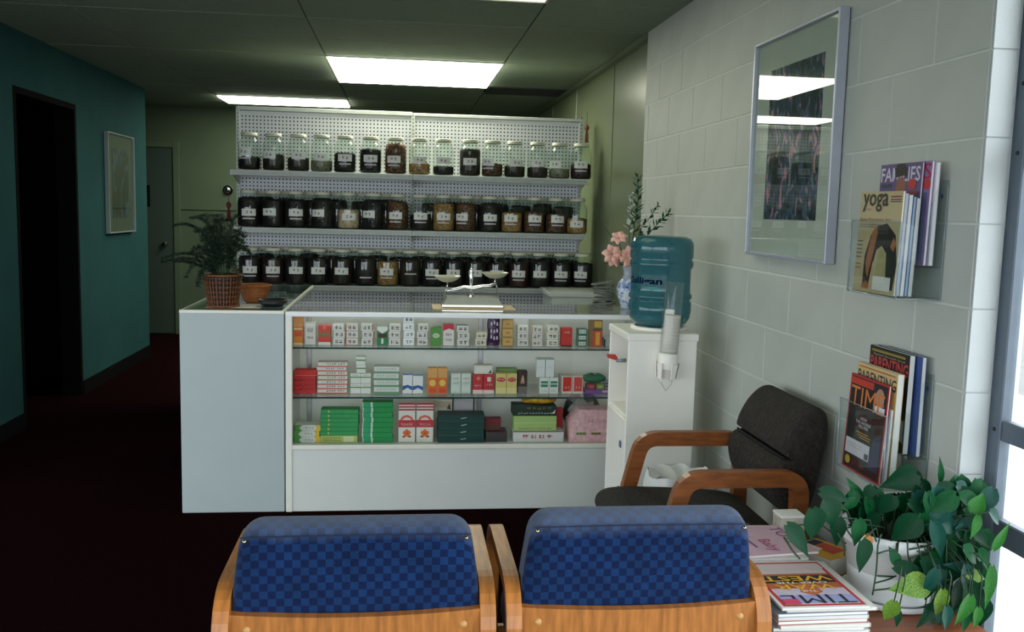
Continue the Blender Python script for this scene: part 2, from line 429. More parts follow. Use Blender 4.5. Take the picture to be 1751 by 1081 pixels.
# ---- ceiling lights: lay-in fluorescent fixtures
M_LENS = emit_mat('lit_diffuser', (.97, 1.0, .80), LAMP)
M_LENS2 = emit_mat('dim_diffuser', (.97, 1.0, .74), LAMP * .12)
M_LFR = pm('white_fixture_frame', '#cfd2c6', .4, var=.02)
def ceiling_light(x0, x1, y0, y1, split, label, lens=None, drop=.018):
    t = thing('ceiling_light', label, 'ceiling light', ((x0 + x1) / 2, (y0 + y1) / 2, ZC), group='fluorescent ceiling lights')
    hx, hy = (x1 - x0) / 2, (y1 - y0) / 2
    f = .014
    for a in ((-hx, hx, -hy, -hy + f), (-hx, hx, hy - f, hy), (-hx, -hx + f, -hy + f, hy - f), (hx - f, hx, -hy + f, hy - f)):
        MB().bbox(*a, -.006, .012, .002).build('frame', M_LFR, t)
    ys = [-hy + f, hy - f] if not split else [-hy + f, -.006, .006, hy - f]
    if split: MB().bbox(-hx + f, hx - f, -.006, .006, -.006, .012, .002).build('divider', M_LFR, t)
    for k in range(0, len(ys), 2):
        MB().box(-hx + f, hx - f, ys[k], ys[k + 1], -drop, .01).build('diffuser', lens or M_LENS, t)
ceiling_light(-.53, .69, 6.56, 7.82, True, 'large lit fluorescent ceiling light with two diffusers above the jar shelves', None, .016)
ceiling_light(-.53, .69, 3.41, 4.63, True, 'lit fluorescent ceiling light showing only its edge at the top', M_LENS2, 0.)
ceiling_light(-1.75, -.53, 9.16, 9.77, False, 'narrow lit fluorescent ceiling light near the back wall')

# ---- ceiling return grille
t = thing('ceiling_vent', 'dark slatted return air grille in the ceiling near the cream wall', 'vent', (1.04, 8.05, ZC))
MB().box(-.335, .335, -.225, .225, .008, .012).build('backing', M_DARK, t)
MG = pm('grey_grille', '#3a3d38', .6)
for a in ((-.34, .34, -.23, -.205), (-.34, .34, .205, .23), (-.34, -.31, -.205, .205), (.31, .34, -.205, .205)):
    MB().bbox(*a, -.006, .008, .002).build('frame', MG, t)
for k in range(13):
    MB().box(-.31, .31, -.19 + k * .031, -.178 + k * .031, -.002, .006).build('slat', MG, t)
t = thing('wall_thermostat', 'small round chrome disc mounted on the back wall by the shelves', 'wall knob', (-1.867, YB, 1.57), (PI / 2, 0, 0))
MB().lathe([(0, 0), (.055, 0), (.055, .008), (.05, .012)], 24).build('plate', STEEL, t)
MB().lathe([(.035, .012), (.034, .04), (.024, .05), (0, .052)], 24).build('dial', CHROME, t)

# ================================================================== herb shelving
M_PEG = pm('pegboard_paint', '#dcdfe2', .5, var=.02)
M_SHELF = pm('shelf_enamel', '#c6cbc4', .42, var=.03)
g = thing('pegboard_shelving', 'tall pegboard gondola shelving full of herb jars behind the counter', 'shelving', (.07, 6.8, 0))
GW = 2.43
def pegboard(w, z0, z1, p=.0254, r=.0047):
    b = MB(); nx = int(w / p); nz = int((z1 - z0) / p); ox = -w / 2 + (w - nx * p) / 2
    V = []; F = []
    for j in range(nz + 1):
        for i in range(nx + 1): V.append((ox + i * p, 0, z0 + j * p))
    k = nx + 1
    for j in range(nz):
        for i in range(nx):
            cx = ox + (i + .5) * p; cz = z0 + (j + .5) * p; o = len(V)
            V += [(cx - r, 0, cz - r), (cx + r, 0, cz - r), (cx + r, 0, cz + r), (cx - r, 0, cz + r)]
            c = [j * k + i, j * k + i + 1, (j + 1) * k + i + 1, (j + 1) * k + i]
            for e in range(4): F.append((c[e], c[(e + 1) % 4], o + (e + 1) % 4, o + e))
    b.add(V, F)
    zt = z0 + nz * p; xe = ox + nx * p
    b.box(-w / 2, ox, 0, .003, z0, z1).box(xe, w / 2, 0, .003, z0, z1).box(ox, xe, 0, .003, zt, z1)
    return b
pw = GW / 2 - .016
pegm = pegboard(pw, .12, 2.075).mesh('pegboard_panel', M_PEG)
for sx in (-1, 1):
    pb = ob('pegboard_panel', pegm, g, (sx * (pw / 2 + .007), 0, 0))
MB().box(-GW / 2, GW / 2, .03, .05, .1, 2.09).build('rear_panel', pm('dull_blue_grey', '#3f4652', .8), g)
for sx in (-1, 0, 1):
    u = MB().bbox(-.013, .013, -.014, .03, 0, 2.1, .002)
    up = u.build('upright', M_SHELF, g, (sx * (GW / 2 + .004), 0, 0))
    sl = MB()
    for k in range(80): sl.box(-.0025, .0025, -.0148, -.0138, .1 + k * .0254 - .006, .1 + k * .0254 + .006)
    so = sl.build('slot_pattern', BLACK, up); so['kind'] = 'stuff'
for sx in (-1, 1):
    MB().bbox(.008 if sx > 0 else -GW / 2 - .012, GW / 2 + .012 if sx > 0 else -.008, -.016, .034, 2.078, 2.1 + (.006 if sx < 0 else 0), .003).build('top_cap', M_SHELF, g)
SHELF_Z = {'top': 1.655, 'middle': 1.27, 'low': .88}
for nm, z in SHELF_Z.items():
    for sx in (-1, 1):
        x0, x1 = (-GW / 2 - .01, -.001) if sx < 0 else (.001, GW / 2 + .01)
        b = MB(); b.bbox(x0, x1, -.3, -.004, z - .012, z, .002); b.bbox(x0, x1, -.303, -.288, z - .036, z + .001, .003)
        b.build('shelf', M_SHELF, g)
        pr = MB().box(x0 + .01, x1 - .01, -.3045, -.303, z - .03, z - .006).build('price_channel', pm('channel_grey', '#a7ada8', .35), g)
for sx in (-1, 0, 1):
    for z in SHELF_Z.values():
        MB().prism([(-.014, z - .012), (-.29, z - .012), (-.29, z - .03), (-.014, z - .09)], sx * (GW / 2 - .004) - .002, sx * (GW / 2 - .004) + .002, 'x').build('bracket', M_SHELF, g)
MB().bbox(-GW / 2, GW / 2, -.34, 0, .02, .12, .004).build('base_deck', M_SHELF, g)

# ---- jars
JG = glass_mat('jar_glass', (.90, .95, .91), 1.62, .03)
LID = pm('cream_lid', '#d5d3bd', .4, var=.05)
jb = MB().lathe([(0, .002), (.06, .001), (.069, .005), (.073, .018), (.0735, .1), (.073, .17), (.069, .188), (.058, .204), (.052, .212), (.051, .232)], 28).mesh('glass', JG)
jl = MB().lathe([(0, .251), (.052, .251), (.055, .248), (.0555, .232), (.0545, .229), (.051, .229)], 28).mesh('lid', LID)
CONT = {
 'black': mottled('black_herbs', ['#050505', '#120e0c', '#1d1512', '#070606'], 70),
 'dark': mottled('dark_herbs', ['#0d0a08', '#2a1c14', '#17110d', '#3a281c'], 70),
 'red': mottled('dark_red_herbs', ['#16080a', '#3a1518', '#220c0e'], 70),
 'brown': mottled('brown_bark', ['#1f120b', '#57361f', '#7a5230', '#2e1b10'], 80),
 'tan': mottled('tan_roots', ['#6b4a26', '#b08a52', '#8a6336', '#caa66e'], 75),
 'cream': mottled('cream_slices', ['#a98f72', '#d6c2a4', '#c7ab8c'], 60),
 'grey': mottled('grey_flowers', ['#4d4a3d', '#8d8a73', '#6b6754'], 60),
}
CWORD = {'black': 'black herbs', 'dark': 'dark brown herbs', 'red': 'dark red herbs', 'brown': 'brown bark', 'tan': 'tan roots', 'cream': 'pale cream slices', 'grey': 'greyish dried flowers'}
cont_cache = {}
def contents(kind, fill):
    k = (kind, round(fill, 2))
    if k not in cont_cache:
        h = .008 + .2 * fill; R = .0722
        prof = [(0, .006), (.058, .006), (.067, .009), (R, .02)]
        shoulder = [(.165, R), (.188, .0675), (.204, .0565), (.212, .05)]
        hs = [p for p in shoulder if p[0] < h - .008]
        prof += [(r_, z_) for z_, r_ in hs] + ([(R, h - .008)] if not hs else [])
        rt = prof[-1][0]
        prof += [(rt * .97, h - .003), (rt * .75, h + .002), (rt * .4, h + .004), (0, h + .002)]
        b = MB(); b.lathe(prof, 28)
        rnd = random.Random(int(fill * 1000) + len(kind))
        n0 = len(prof)
        for i, (x, y, z) in enumerate(b.v):
            if i >= (n0 - 3) * 28: b.v[i] = (x * .97, y * .97, z + rnd.uniform(-.008, .004))
        cont_cache[k] = b.mesh('contents', CONT[kind])
    return cont_cache[k]
# a paper label wrapped round the jar, two or three inked characters on it
def label_mesh():
    b = MB(); R = .0745; w = .1 / R; n = 10
    b.add([(R * math.sin(-w / 2 + w * i / n), -R * math.cos(-w / 2 + w * i / n), z) for z in (-.024, .024) for i in range(n + 1)],
          [(i, i + 1, n + 2 + i, n + 1 + i) for i in range(n)], 0, True)
    return b.mesh('label', PAPER)
def mark_mesh(seed):
    rnd = random.Random(seed); b = MB(); R = .0749
    nc = rnd.choice((2, 2, 3))
    for c in range(nc):
        ac = (c - (nc - 1) / 2) * .36
        for k in range(9):
            z0 = rnd.uniform(-.009, .009); a0 = ac + rnd.uniform(-.07, .07)
            da, dz = (rnd.uniform(.05, .09), .0009) if rnd.random() < .55 else (.011, rnd.uniform(.004, .008))
            vs = [(R * math.sin(a), -R * math.cos(a), z) for z in (z0 - dz, z0 + dz) for a in (a0 - da, a0 + da)]
            b.add(vs, [(0, 1, 3, 2)])
    return b.mesh('lettering', pm('label_ink', (.05, .05, .06), .8, var=0))
LM = label_mesh(); MM = [mark_mesh(i) for i in range(4)]
def strip_mesh():
    b = MB(); R = .0745; w = .085 / R; n = 8
    b.add([(R * math.sin(-w / 2 + w * i / n), -R * math.cos(-w / 2 + w * i / n), z) for z in (-.005, .005) for i in range(n + 1)], [(i, i + 1, n + 2 + i, n + 1 + i) for i in range(n)], 0, True)
    return b.mesh('paper_strip', pm('pinkish_paper', '#c9bfc4', .8))
SM = strip_mesh()
def jar(row, i, n, x, kind, fill, ldx=0., lz=.1, strip=False, tilt=0., dy=0., plain=False):
    fw_ = 'nearly full of' if fill > .75 else ('half full of' if fill > .42 else 'with a little')
    lab = 'glass jar %s %s, %s from left on the %s shelf' % (fw_, CWORD[kind], ORD[i], row)
    t = thing('herb_jar', lab, 'jar', (x, 6.576 + dy, SHELF_Z[row] + .001), (0, 0, 0), 'labelled herb jars on the shelves')
    ob('glass', jb, t); ob('lid', jl, t); ob('contents', contents(kind, fill), t)
    # view direction from the camera: labels face it, turned by ldx
    va = math.atan2(x, 6.585) - 0
    if not plain:
        l = ob('label', LM, t, (0, 0, lz), (0, tilt, -va * 1.0 + ldx))
        ob('lettering', MM[(i * 3 + len(row)) % 4], l)
    if strip: ob('paper_strip', SM, t, (0, 0, lz - .042), (0, tilt, -va + ldx))
TOP = [-1.038, -.876, -.71, -.554, -.396, -.222, -.05, .114, .281, .466, .623, .781, .944, 1.1, 1.255]
TK = [('black', .40, -.55, .12, 1), ('dark', .5, -.5, .105, 0), ('dark', .42, 0, .105, 0), ('grey', .36, -.1, .10, 0), ('black', .62, 0, .1, 1), ('black', .78, 0, .1, 1), ('brown', .98, -.2, .1, 1),
      ('tan', .36, 0, .1, 0), ('black', .28, 0, .1, 0), ('dark', .88, 0, .1, 0), ('brown', .42, -.5, .1, 1), ('dark', .36, .2, .1, 0), ('dark', .34, .05, .105, 0), ('grey', .3, -.5, .1, 0), ('red', .5, 0, .1, 1)]
for i, x in enumerate(TOP): jar('top', i, 15, x, *TK[i][:2], ldx=TK[i][2], lz=TK[i][3], strip=TK[i][4])
MID = [-1.045, -.883, -.729, -.549, -.369, -.203, -.032, .127, .288, .445, .611, .77, .93, 1.087, 1.238]
MK = [('black', .96, 0, .1, 1), ('black', .9, -.4, .105, 0), ('black', .92, 0, .105, 1), ('black', .98, -.5, .105, 0), ('cream', .62, 0, .085, 0), ('black', .97, -.5, .105, 0), ('brown', .95, -.25, .1, 1),
      ('black', .5, 0, .1, 1), ('tan', .92, 0, .1, 1), ('brown', .93, -.5, .1, 1), ('black', .96, .1, .1, 1), ('tan', .66, -.1, .1, 1), ('brown', .7, .1, .1, 1), ('brown', .64, .2, .1, 1), ('tan', .5, 0, .07, 0)]
for i, x in enumerate(MID): jar('middle', i, 15, x, *MK[i][:2], ldx=MK[i][2], lz=MK[i][3], strip=MK[i][4])
LOW = [-1.04, -.885, -.729, -.577, -.411, -.25, -.096, .062, .213, .366, .52, .674, .829, .982, 1.136, 1.29]
LK = [('black', .9, 0, .1, 1), ('red', .85, 0, .1, 1), ('black', .9, 0, .1, 0), ('black', .88, 0, .1, 0), ('dark', .9, -.1, .1, 0), ('black', .95, 0, .1, 2), ('tan', .8, -.15, .1, 1), ('dark', .92, 0, .13, 2),
      ('black', .9, 0, .1, 1), ('black', .9, -.05, .1, 0), ('black', .88, 0, .1, 0), ('black', .8, 0, .1, 0), ('red', .85, 0, .1, 1), ('black', .95, 0, .1, 0), ('black', .9, 0, .1, 1), ('black', .86, -.2, .1, 1)]
for i, x in enumerate(LOW):
    jar('low', i, 16, x, *LK[i][:2], ldx=LK[i][2], lz=LK[i][3], strip=LK[i][4] > 0, plain=LK[i][4] == 2)

# second row of jars standing behind the gaps
for row, xs in (('middle', MID), ('low', LOW)):
    for i in range(len(xs) - 1):
        if abs((xs[i] + xs[i + 1]) / 2 - .07) < .05: continue      # the centre upright stands here
        t = thing('herb_jar', 'back row jar of black herbs, just past the %s front jar of the %s shelf' % (ORD[i], row), 'jar', ((xs[i] + xs[i + 1]) / 2, 6.7235, SHELF_Z[row] + .001), (0, 0, 0), 'labelled herb jars on the shelves')
        ob('glass', jb, t); ob('lid', jl, t); ob('contents', contents('black', random.choice((.9, .95, .98))), t)
# ---- red hanging ornaments at both ends of the shelving
M_RED = pm('red_cord', '#7d2a38', .7, var=.2); M_PINK = pm('pink_cord', '#8a4f48', .7, var=.2)
def ornament(loc, m, label):
    t = thing('hanging_tassel', label, 'ornament', loc)
    MB().tube([(0, 0, .16), (0, 0, .06)], .002, 6).build('cord', m, t)
    MB().lathe([(0, .07), (.014, .06), (.018, .045), (.012, .03), (.004, .025)], 12).build('knot', m, t)
    b = MB()
    for k in range(14):
        a = k * 2.4; r = .004 + .008 * (k / 14); b.tube([(r * .4 * math.cos(a), r * .4 * math.sin(a), .03), (r * math.cos(a), r * math.sin(a), 0), (r * 1.3 * math.cos(a), r * 1.3 * math.sin(a), -.06)], .0018, 4)
    b.build('fringe', m, t)
ornament((1.325, 6.76, 1.99), M_PINK, 'pink tassel hanging high at the cream wall end of the shelving')
ornament((-1.185, 6.62, 1.37), M_RED, 'red tassel hanging from the shelving just above the fern')

# ---- low white cabinet at the end of the shelving
t = thing('low_cabinet', 'low white cabinet with a plain drawer standing before the jar shelving', 'cabinet', (1.15, 6.2, 0))
MB().bbox(-.17, .19, -.2, .2, 0, .87, .004).build('body', WHITE, t)
MB().bbox(-.19, .2, -.22, .22, .87, .9, .004).build('top', WHITE, t)
d = MB().bbox(-.06, .18, -.216, -.2, .72, .845, .004).build('drawer', WHITE, t)
MB().bbox(.03, .09, -.232, -.216, .775, .79, .003).build('handle', STEEL, d)
MB().bbox(-.06, .18, -.216, -.2, .05, .7, .004).build('door', WHITE, t)

# ================================================================== glass counters
HC = .945; YF = 4.31
M_FRAME = pm('case_frame_white', '#d5d8cf', .35, var=.02)
M_EDGE = pm('pale_edge_strip', '#e3e2d6', .35, var=.02)
GGREEN = glass_mat('case_glass', (.99, .995, .993), 1.42, .01)
SHG = glass_mat('shelf_glass', (.97, .985, .98), 1.4, .01)
GEDGE = pm('green_glass_edge', '#0f3b3a', .15, var=.1)
# the long case facing the waiting area
c = thing('display_counter', 'long white glass display counter full of remedy boxes facing the chairs', 'display counter', (.36, YF, 0))
w = 1.77 / 2; D = .46
MB().bbox(-w, w, 0, .018, .0, .296, .003).build('front_panel', WHITE, c)
MB().bbox(-w, w, -.004, .02, .296, .318, .003).build('deck_rail', M_EDGE, c)
MB().bbox(-w + .018, w - .018, .018, D - .01, .28, .296, .002).build('deck', WHITE, c)
for sx in (-1, 1):
    MB().bbox(sx * w - (.018 if sx > 0 else 0), sx * w + (.018 if sx < 0 else 0), .0, D, 0, HC - .012, .003).build('end_panel', WHITE, c)
    MB().bbox(sx * w - (.03 if sx > 0 else 0), sx * w + (.03 if sx < 0 else 0), -.006, .02, 0, HC - .006, .003).build('corner_post', M_EDGE, c)
MB().bbox(-w, w, -.007, .02, HC - .024, HC - .002, .003).build('top_rail', pm('bright_rail', '#eceef0', .25, var=.01), c)
MB().box(-w + .03, w - .03, .004, .008, .318, HC - .024).build('front_glass', GGREEN, c)
MB().box(-w + .004, w - .004, .004, D - .004, HC - .003, HC + .003).build('top_glass', GGREEN, c)
MB().bbox(-w, w, D - .012, D, .0, HC - .006, .003).build('back_panel', pm('case_lining', '#f2f4ef', .4, var=.02), c)
for x in (-.82, .05, .82):
    st = MB().bbox(-.012, .012, D - .02, D - .0125, .3, HC - .03, .002).build('shelf_standard', STEEL, c, (x, 0, 0))
    for z in (.765, .53):
        MB().prism([(D - .02, z - .006), (.12, z - .006), (.12, z - .014), (D - .02, z - .04)], -.002, .002, 'x').build('bracket', STEEL, st)
for z in (.771, .536):
    s_ = MB().box(-w + .025, w - .025, .05, .40, z - .006, z).build('glass_shelf', SHG, c)
    MB().box(-w + .025, w - .025, .047, .0505, z - .0065, z + .0005).build('shelf_edge', GEDGE, s_)
# the second case standing at a square angle to it
c2 = thing('end_counter', 'plain white end of a second glass topped counter carrying the fern', 'display counter', (-.7625, YF, 0))
w = .463 / 2; L = 1.43
MB().bbox(-w, w, 0, .018, 0, HC - .008, .003).build('end_panel', pm('end_panel_laminate', '#a9b4b4', .4, var=.02, scale=6), c2)
for sx in (-1, 1):
    MB().bbox(sx * w - (.016 if sx > 0 else 0), sx * w + (.016 if sx < 0 else 0), .018, L, 0, .80, .003).build('side_panel', WHITE, c2)
    MB().box(sx * w - (.006 if sx > 0 else 0), sx * w + (.006 if sx < 0 else 0), .018, L, .80, HC - .014).build('side_glass', GGREEN, c2)
    MB().bbox(sx * w - (.014 if sx > 0 else 0), sx * w + (.014 if sx < 0 else 0), .0, L, HC - .016, HC, .002).build('top_rail', M_EDGE, c2)
MB().bbox(-w, w, L - .018, L, 0, HC - .008, .003).build('end_panel', WHITE, c2)
MB().bbox(-w, w, -.003, .016, HC - .014, HC + .001, .002).build('front_rail', M_EDGE, c2)
MB().bbox(-w + .014, w - .014, .018, L - .018, .2, .22, .002).build('deck', M_DARK, c2)
MB().box(-w + .012, w - .012, .012, L - .01, HC - .005, HC + .001).build('top_glass', glass_mat('dark_case_glass', (.72, .82, .80), 1.6, .01), c2)

# ================================================================== remedy boxes in the counter
PC = {}
def pc(h):
    if h not in PC: PC[h] = pm('card_' + h.lstrip('#'), h, .55, var=.03, scale=30)
    return PC[h]
def carton(label, x, z, w, h, d, base, prints=(), y=4.44, group=None, rz=0., cat='box', name='medicine_box'):
    """card box standing on z with printed areas (fractions of the front) raised a hair above the card"""
    b = MB(); mats = [pc(base)]
    def mi(hx):
        m = pc(hx)
        if m not in mats: mats.append(m)
        return mats.index(m)
    b.bbox(-w / 2, w / 2, 0, d, .0004, h - .0004, .0012)
    for k, p in enumerate(prints):
        if p[0] == 'm':      # rows of small printed characters
            _, u0, u1, v0, v1, nr, nc, hx = p
            rnd = random.Random(hash((round(x, 3), k, nr)) & 0xffff); q = mi(hx)
            for r in range(nr):
                for c_ in range(nc):
                    cu = u0 + (u1 - u0) * (c_ + .5) / nc; cv = v0 + (v1 - v0) * (r + .5) / nr
                    su = (u1 - u0) / nc * .36; sv = (v1 - v0) / nr * .36
                    for e in range(5):
                        if rnd.random() < .5: a = (cu - su, cu + su, cv + sv * rnd.uniform(-.9, .9)); dv = sv * .11; du = None
                        else: a = None
                        if a: q4 = (a[0], a[1], a[2] - dv, a[2] + dv)
                        else:
                            uu = cu + su * rnd.uniform(-.8, .8); q4 = (uu - su * .1, uu + su * .1, cv - sv, cv + sv)
                        X0, X1, Z0, Z1 = -w / 2 + w * q4[0], -w / 2 + w * q4[1], h * q4[2], h * q4[3]
                        b.add([(X0, -.0012, Z0), (X1, -.0012, Z0), (X1, -.0012, Z1), (X0, -.0012, Z1)], [(0, 1, 2, 3)], q)
        elif p[0] == 'p':    # polygon
            b.add([(-w / 2 + w * u, -.0004 - .00015 * k, h * v) for u, v in p[1]], [tuple(range(len(p[1])))], mi(p[2]))
        elif p[0] == 'o':    # oval
            _, cu, cv, ru, rv, hx = p; n = 16
            b.add([(-w / 2 + w * (cu + ru * math.cos(2 * PI * i / n)), -.0004 - .00015 * k, h * (cv + rv * math.sin(2 * PI * i / n))) for i in range(n)], [tuple(range(n))], mi(p[5]))
        elif p[0] == 's':    # band round front and both ends
            _, v0, v1, hx = p; e = .0004 + .0001 * k
            b.box(-w / 2 - e, w / 2 + e, -e, d * .98, h * v0, h * v1, mi(hx))
        else:
            u0, u1, v0, v1, hx = p; e = .0004 + .00015 * k
            b.add([(-w / 2 + w * u0, -e, h * v0), (-w / 2 + w * u1, -e, h * v0), (-w / 2 + w * u1, -e, h * v1), (-w / 2 + w * u0, -e, h * v1)], [(0, 1, 2, 3)], mi(hx))
    o = b.build(name, mats, None, (x, y, z), (0, 0, rz))
    return tag(o, label, cat, group)
def stack(what, x, z, w, h, n, d, base, prints, group, y=4.44, top_first=True, jit=.003):
    hh = h / n
    for k in range(n):
        pos = 'only' if n == 1 else ('lowest' if k == 0 else ('topmost' if k == n - 1 else (ORD[k] + ' up')))
        carton('%s, %s' % (what, pos), x + random.uniform(-jit, jit) * (k > 0), z + k * hh, w, hh, d, base, prints, y, group, random.uniform(-.03, .03) * (k > 0))
S1, S2, S3 = .7715, .5365, .2965
G1, G2, G3 = 'remedy boxes on the upper glass shelf', 'remedy boxes on the lower glass shelf', 'remedy boxes on the counter deck'
W0 = '#d9d8cf'; TXTC = '#2b2a2c'
# ---- upper glass shelf
carton('tall orange carton with a red panel at the white post end of upper shelf', -.482, S1, .043, .139, .05, '#d9851f', [(.05, .95, .52, .56, '#e8dcc0'), (.05, .95, .28, .5, '#d8571d'), ('m', .15, .85, .3, .42, 1, 3, '#c22a1c'), (.0, 1, 0, .06, '#e0cfa6')], group=G1)
carton('plain white carton between the orange carton and the red carton', -.426, S1, .05, .104, .05, W0, [('m', .2, .8, .55, .8, 1, 3, '#7a5a55'), ('m', .2, .8, .25, .42, 1, 4, '#7a5a55')], group=G1)
carton('red carton with an olive band and white foot on upper shelf', -.36, S1, .057, .097, .05, '#c9341f', [(0, 1, .42, .6, '#7d6a34'), (0, 1, 0, .14, W0), ('o', .5, .85, .12, .08, '#e07a50')], group=G1)
CH = [('m', .12, .9, .15, .85, 1, 2, TXTC)]
stack('small white box with dark characters, just past the red carton', -.294, S1, .052, .101, 3, .05, W0, CH, G1)
stack('small white box with red edges and dark characters', -.232, S1, .058, .101, 3, .05, W0, CH + [(0, .07, 0, 1, '#b0323a'), (.07, 1, 0, .06, '#b0323a')], G1)
stack('small white box with dark characters, beside the green and brown carton', -.158, S1, .055, .101, 3, .05, W0, [('m', .1, .85, .15, .85, 1, 2, TXTC), (.93, 1, 0, 1, '#a33b3d')], G1)
carton('green carton with a brown band and white peak on upper shelf', -.088, S1, .05, .091, .045, '#1f7a48', [('p', [(0, 1), (1, 1), (1, .8), (.5, .62), (0, .8)], '#dfe3d8'), (.1, .9, .42, .62, '#4a1f1c'), (.4, .6, .08, .36, '#dfe3d8')], group=G1)
stack('small white box with dark characters, just past the green and brown carton', -.029, S1, .054, .101, 3, .05, W0, CH, G1)
stack('glossy white box in the tallest white pile of upper shelf', .037, S1, .052, .144, 4, .045, '#eef0ef', [('m', .15, .9, .2, .8, 1, 2, '#55555c')], G1)
stack('small white box with dark characters, before the plain green carton', .103, S1, .05, .102, 3, .05, W0, CH, G1)
carton('plain green carton with a pale oval on upper shelf', .168, S1, .049, .089, .04, '#4f8f3a', [('o', .5, .55, .34, .13, '#cfd8bb'), ('m', .25, .75, .48, .62, 1, 3, '#4f8f3a')], group=G1)
carton('white carton with a red top on upper shelf', .228, S1, .052, .105, .045, W0, [('p', [(0, 1), (1, 1), (1, .72), (.5, .8), (0, .68)], '#c6273c'), ('m', .2, .8, .45, .6, 1, 3, '#8a3b40'), ('m', .2, .8, .2, .36, 1, 4, '#55555c')], group=G1)
stack('small white box with dark characters, beside the middle shelf standard', .298, S1, .057, .099, 3, .05, W0, CH, G1)
stack('small cream box with dark characters in a pile of two', .384, S1, .051, .068, 2, .05, '#d8d2bc', CH, G1)
t = thing('snack_packet', 'shiny purple foil packet with pale characters on upper shelf', 'packet', (.446, 4.445, S1), group=G1)
b = MB()
def pk(u, v):
    a = 2 * PI * u; zz = v * .141; th = .018 * math.sin(PI * min(max(v, .04), .96)) ** .5 + .0015
    return (.031 * math.cos(a) * (.92 + .08 * math.sin(9 * v + 3 * u)), .022 + th * math.sin(a) + .002 * math.sin(20 * v + 7 * u), zz)
b.grid(pk, 20, 14, 0, True, True)
b.build('foil_bag', pm('purple_foil', '#43274a', .3, var=.35, scale=90, bump=.3, bscale=60), t)
b = MB()
for k in range(9):
    zz = .03 + .1 * (k // 3) / 3 + random.uniform(0, .01); xx = -.016 + .014 * (k % 3)
    b.add([(xx, -.0005, zz), (xx + .009, -.0005, zz), (xx + .008, -.0005, zz + .015), (xx + .002, -.0005, zz + .018)], [(0, 1, 2, 3)])
b.build('lettering', pc('#cfc3d4'), t)
stack('gold carton in the three high pile beside the purple packet', .515, S1, .052, .131, 3, .05, '#b08a4a', [(.06, .94, .1, .9, '#c9a25c'), ('m', .3, .7, .35, .65, 1, 2, '#6a4a20')], G1)
stack('small white box with dark characters, just past the gold cartons', .59, S1, .052, .102, 3, .05, W0, CH, G1)
stack('small white box with tan side and dark characters', .658, S1, .053, .099, 3, .05, W0, CH + [(0, .06, 0, 1, '#b07a3e')], G1)
stack('small white box with dark characters, before the bright red carton', .736, S1, .055, .102, 3, .05, '#dedccf', CH, G1)
carton('bright red carton with a black foot on upper shelf', .805, S1, .053, .092, .045, '#c22b25', [('m', .22, .8, .68, .85, 1, 3, '#e6d3c8'), (0, 1, 0, .07, '#1d1412')], group=G1)
stack('small green box with a pale panel in a pile of three', .882, S1, .049, .089, 3, .045, '#2f6b57', [(.15, .85, .2, .82, '#cfd8cc'), ('m', .2, .8, .3, .7, 1, 2, '#2f5a4c')], G1)
carton('brown carton with a red and yellow front near the water cabinet', .948, S1, .065, .133, .06, '#7a5a2c', [(.3, 1, .02, .68, '#c8321f'), (.5, .82, .06, .55, '#d9a52c'), (.38, .95, .72, .95, '#c9a22e'), (.3, 1, .6, .68, '#3a2a1c')], group=G1, rz=-.1)
carton('small grey box at the water cabinet end of upper shelf', 1.012, S1, .044, .047, .04, '#a9b3b2', [(0, .2, 0, .8, '#23282a')], group=G1)
# ---- lower glass shelf
RD = [('m', .05, .95, .1, .9, 3, 8, '#a61a1c')]
carton('wide red carton at the white post end of lower shelf', -.452, S2, .103, .085, .06, '#cf2a26', RD, group=G2)
carton('flat red carton lying on top of the wide red carton', -.448, S2 + .0855, .105, .028, .06, '#cf2a26', [(0, 1, 0, .12, '#e07a55')], group=G2)
stack('flat white box with an orange stripe and black characters', -.323, S2, .139, .151, 7, .07, '#e0ddd2', [(0, 1, 0, .24, '#d2553a'), ('m', .3, .62, .38, .92, 1, 4, '#3a3633'), ('m', .68, .92, .38, .92, 1, 3, '#3a3633')], G2)
for sx, nm in ((-1, 'orange striped'), (1, 'flat white and green')):
    for k, zz in ((0, 'lower'), (1, 'upper')):
        carton('%s white box with a green stripe, on the %s pile side' % (zz, nm), -.189 + sx * .0245, S2 + k * .0495, .048, .049, .05, '#e2e3da', [(0, 1, .56, .68, '#5d9a52'), ('m', .15, .85, .72, .92, 1, 3, '#8fb387')], group=G2)
stack('little white box with a green stripe perched on the green striped boxes', -.187, S2 + .0995, .044, .079, 2, .045, '#e2e3da', [(0, 1, .5, .68, '#5d9a52')], G2)
stack('flat white box with a green band beside the blue waved cartons', -.066, S2, .12, .132, 4, .07, '#d7dcd3', [('s', 0, .3, '#6d9a76'), ('m', .1, .9, .45, .85, 1, 7, '#9aa59c')], G2)
BW = [('p', [(0, .16), (.5, .30), (1, .16), (1, .36), (.5, .44), (0, .38)], '#2b5f9e'), (0, 1, .92, 1, '#4a7ab0')]
carton('white carton with a blue wave, on the green banded boxes side', .034, S2, .046, .099, .045, '#e6e8e6', BW, group=G2)
carton('white carton with a blue wave, on the orange cartons side', .084, S2, .048, .096, .045, '#e6e8e6', BW, group=G2)
OR_ = [(.04, .96, .02, .62, '#e0672a'), ('o', .5, .42, .34, .13, '#e8c95c'), (.1, .9, .04, .2, '#d84a22'), (0, 1, .62, 1, '#d9a25a')]
carton('orange carton with a yellow oval, on the blue waved cartons side', .154, S2, .046, .126, .045, '#dba864', OR_, group=G2)
carton('orange carton with a yellow oval, on the pale mint cartons side', .202, S2, .045, .126, .045, '#dba864', OR_, group=G2)
PG = [('m', .2, .8, .7, .8, 1, 3, '#b06a6a'), (.1, .9, .05, .1, '#b7ccb9'), ('m', .2, .85, .45, .6, 1, 4, '#9db3a4')]
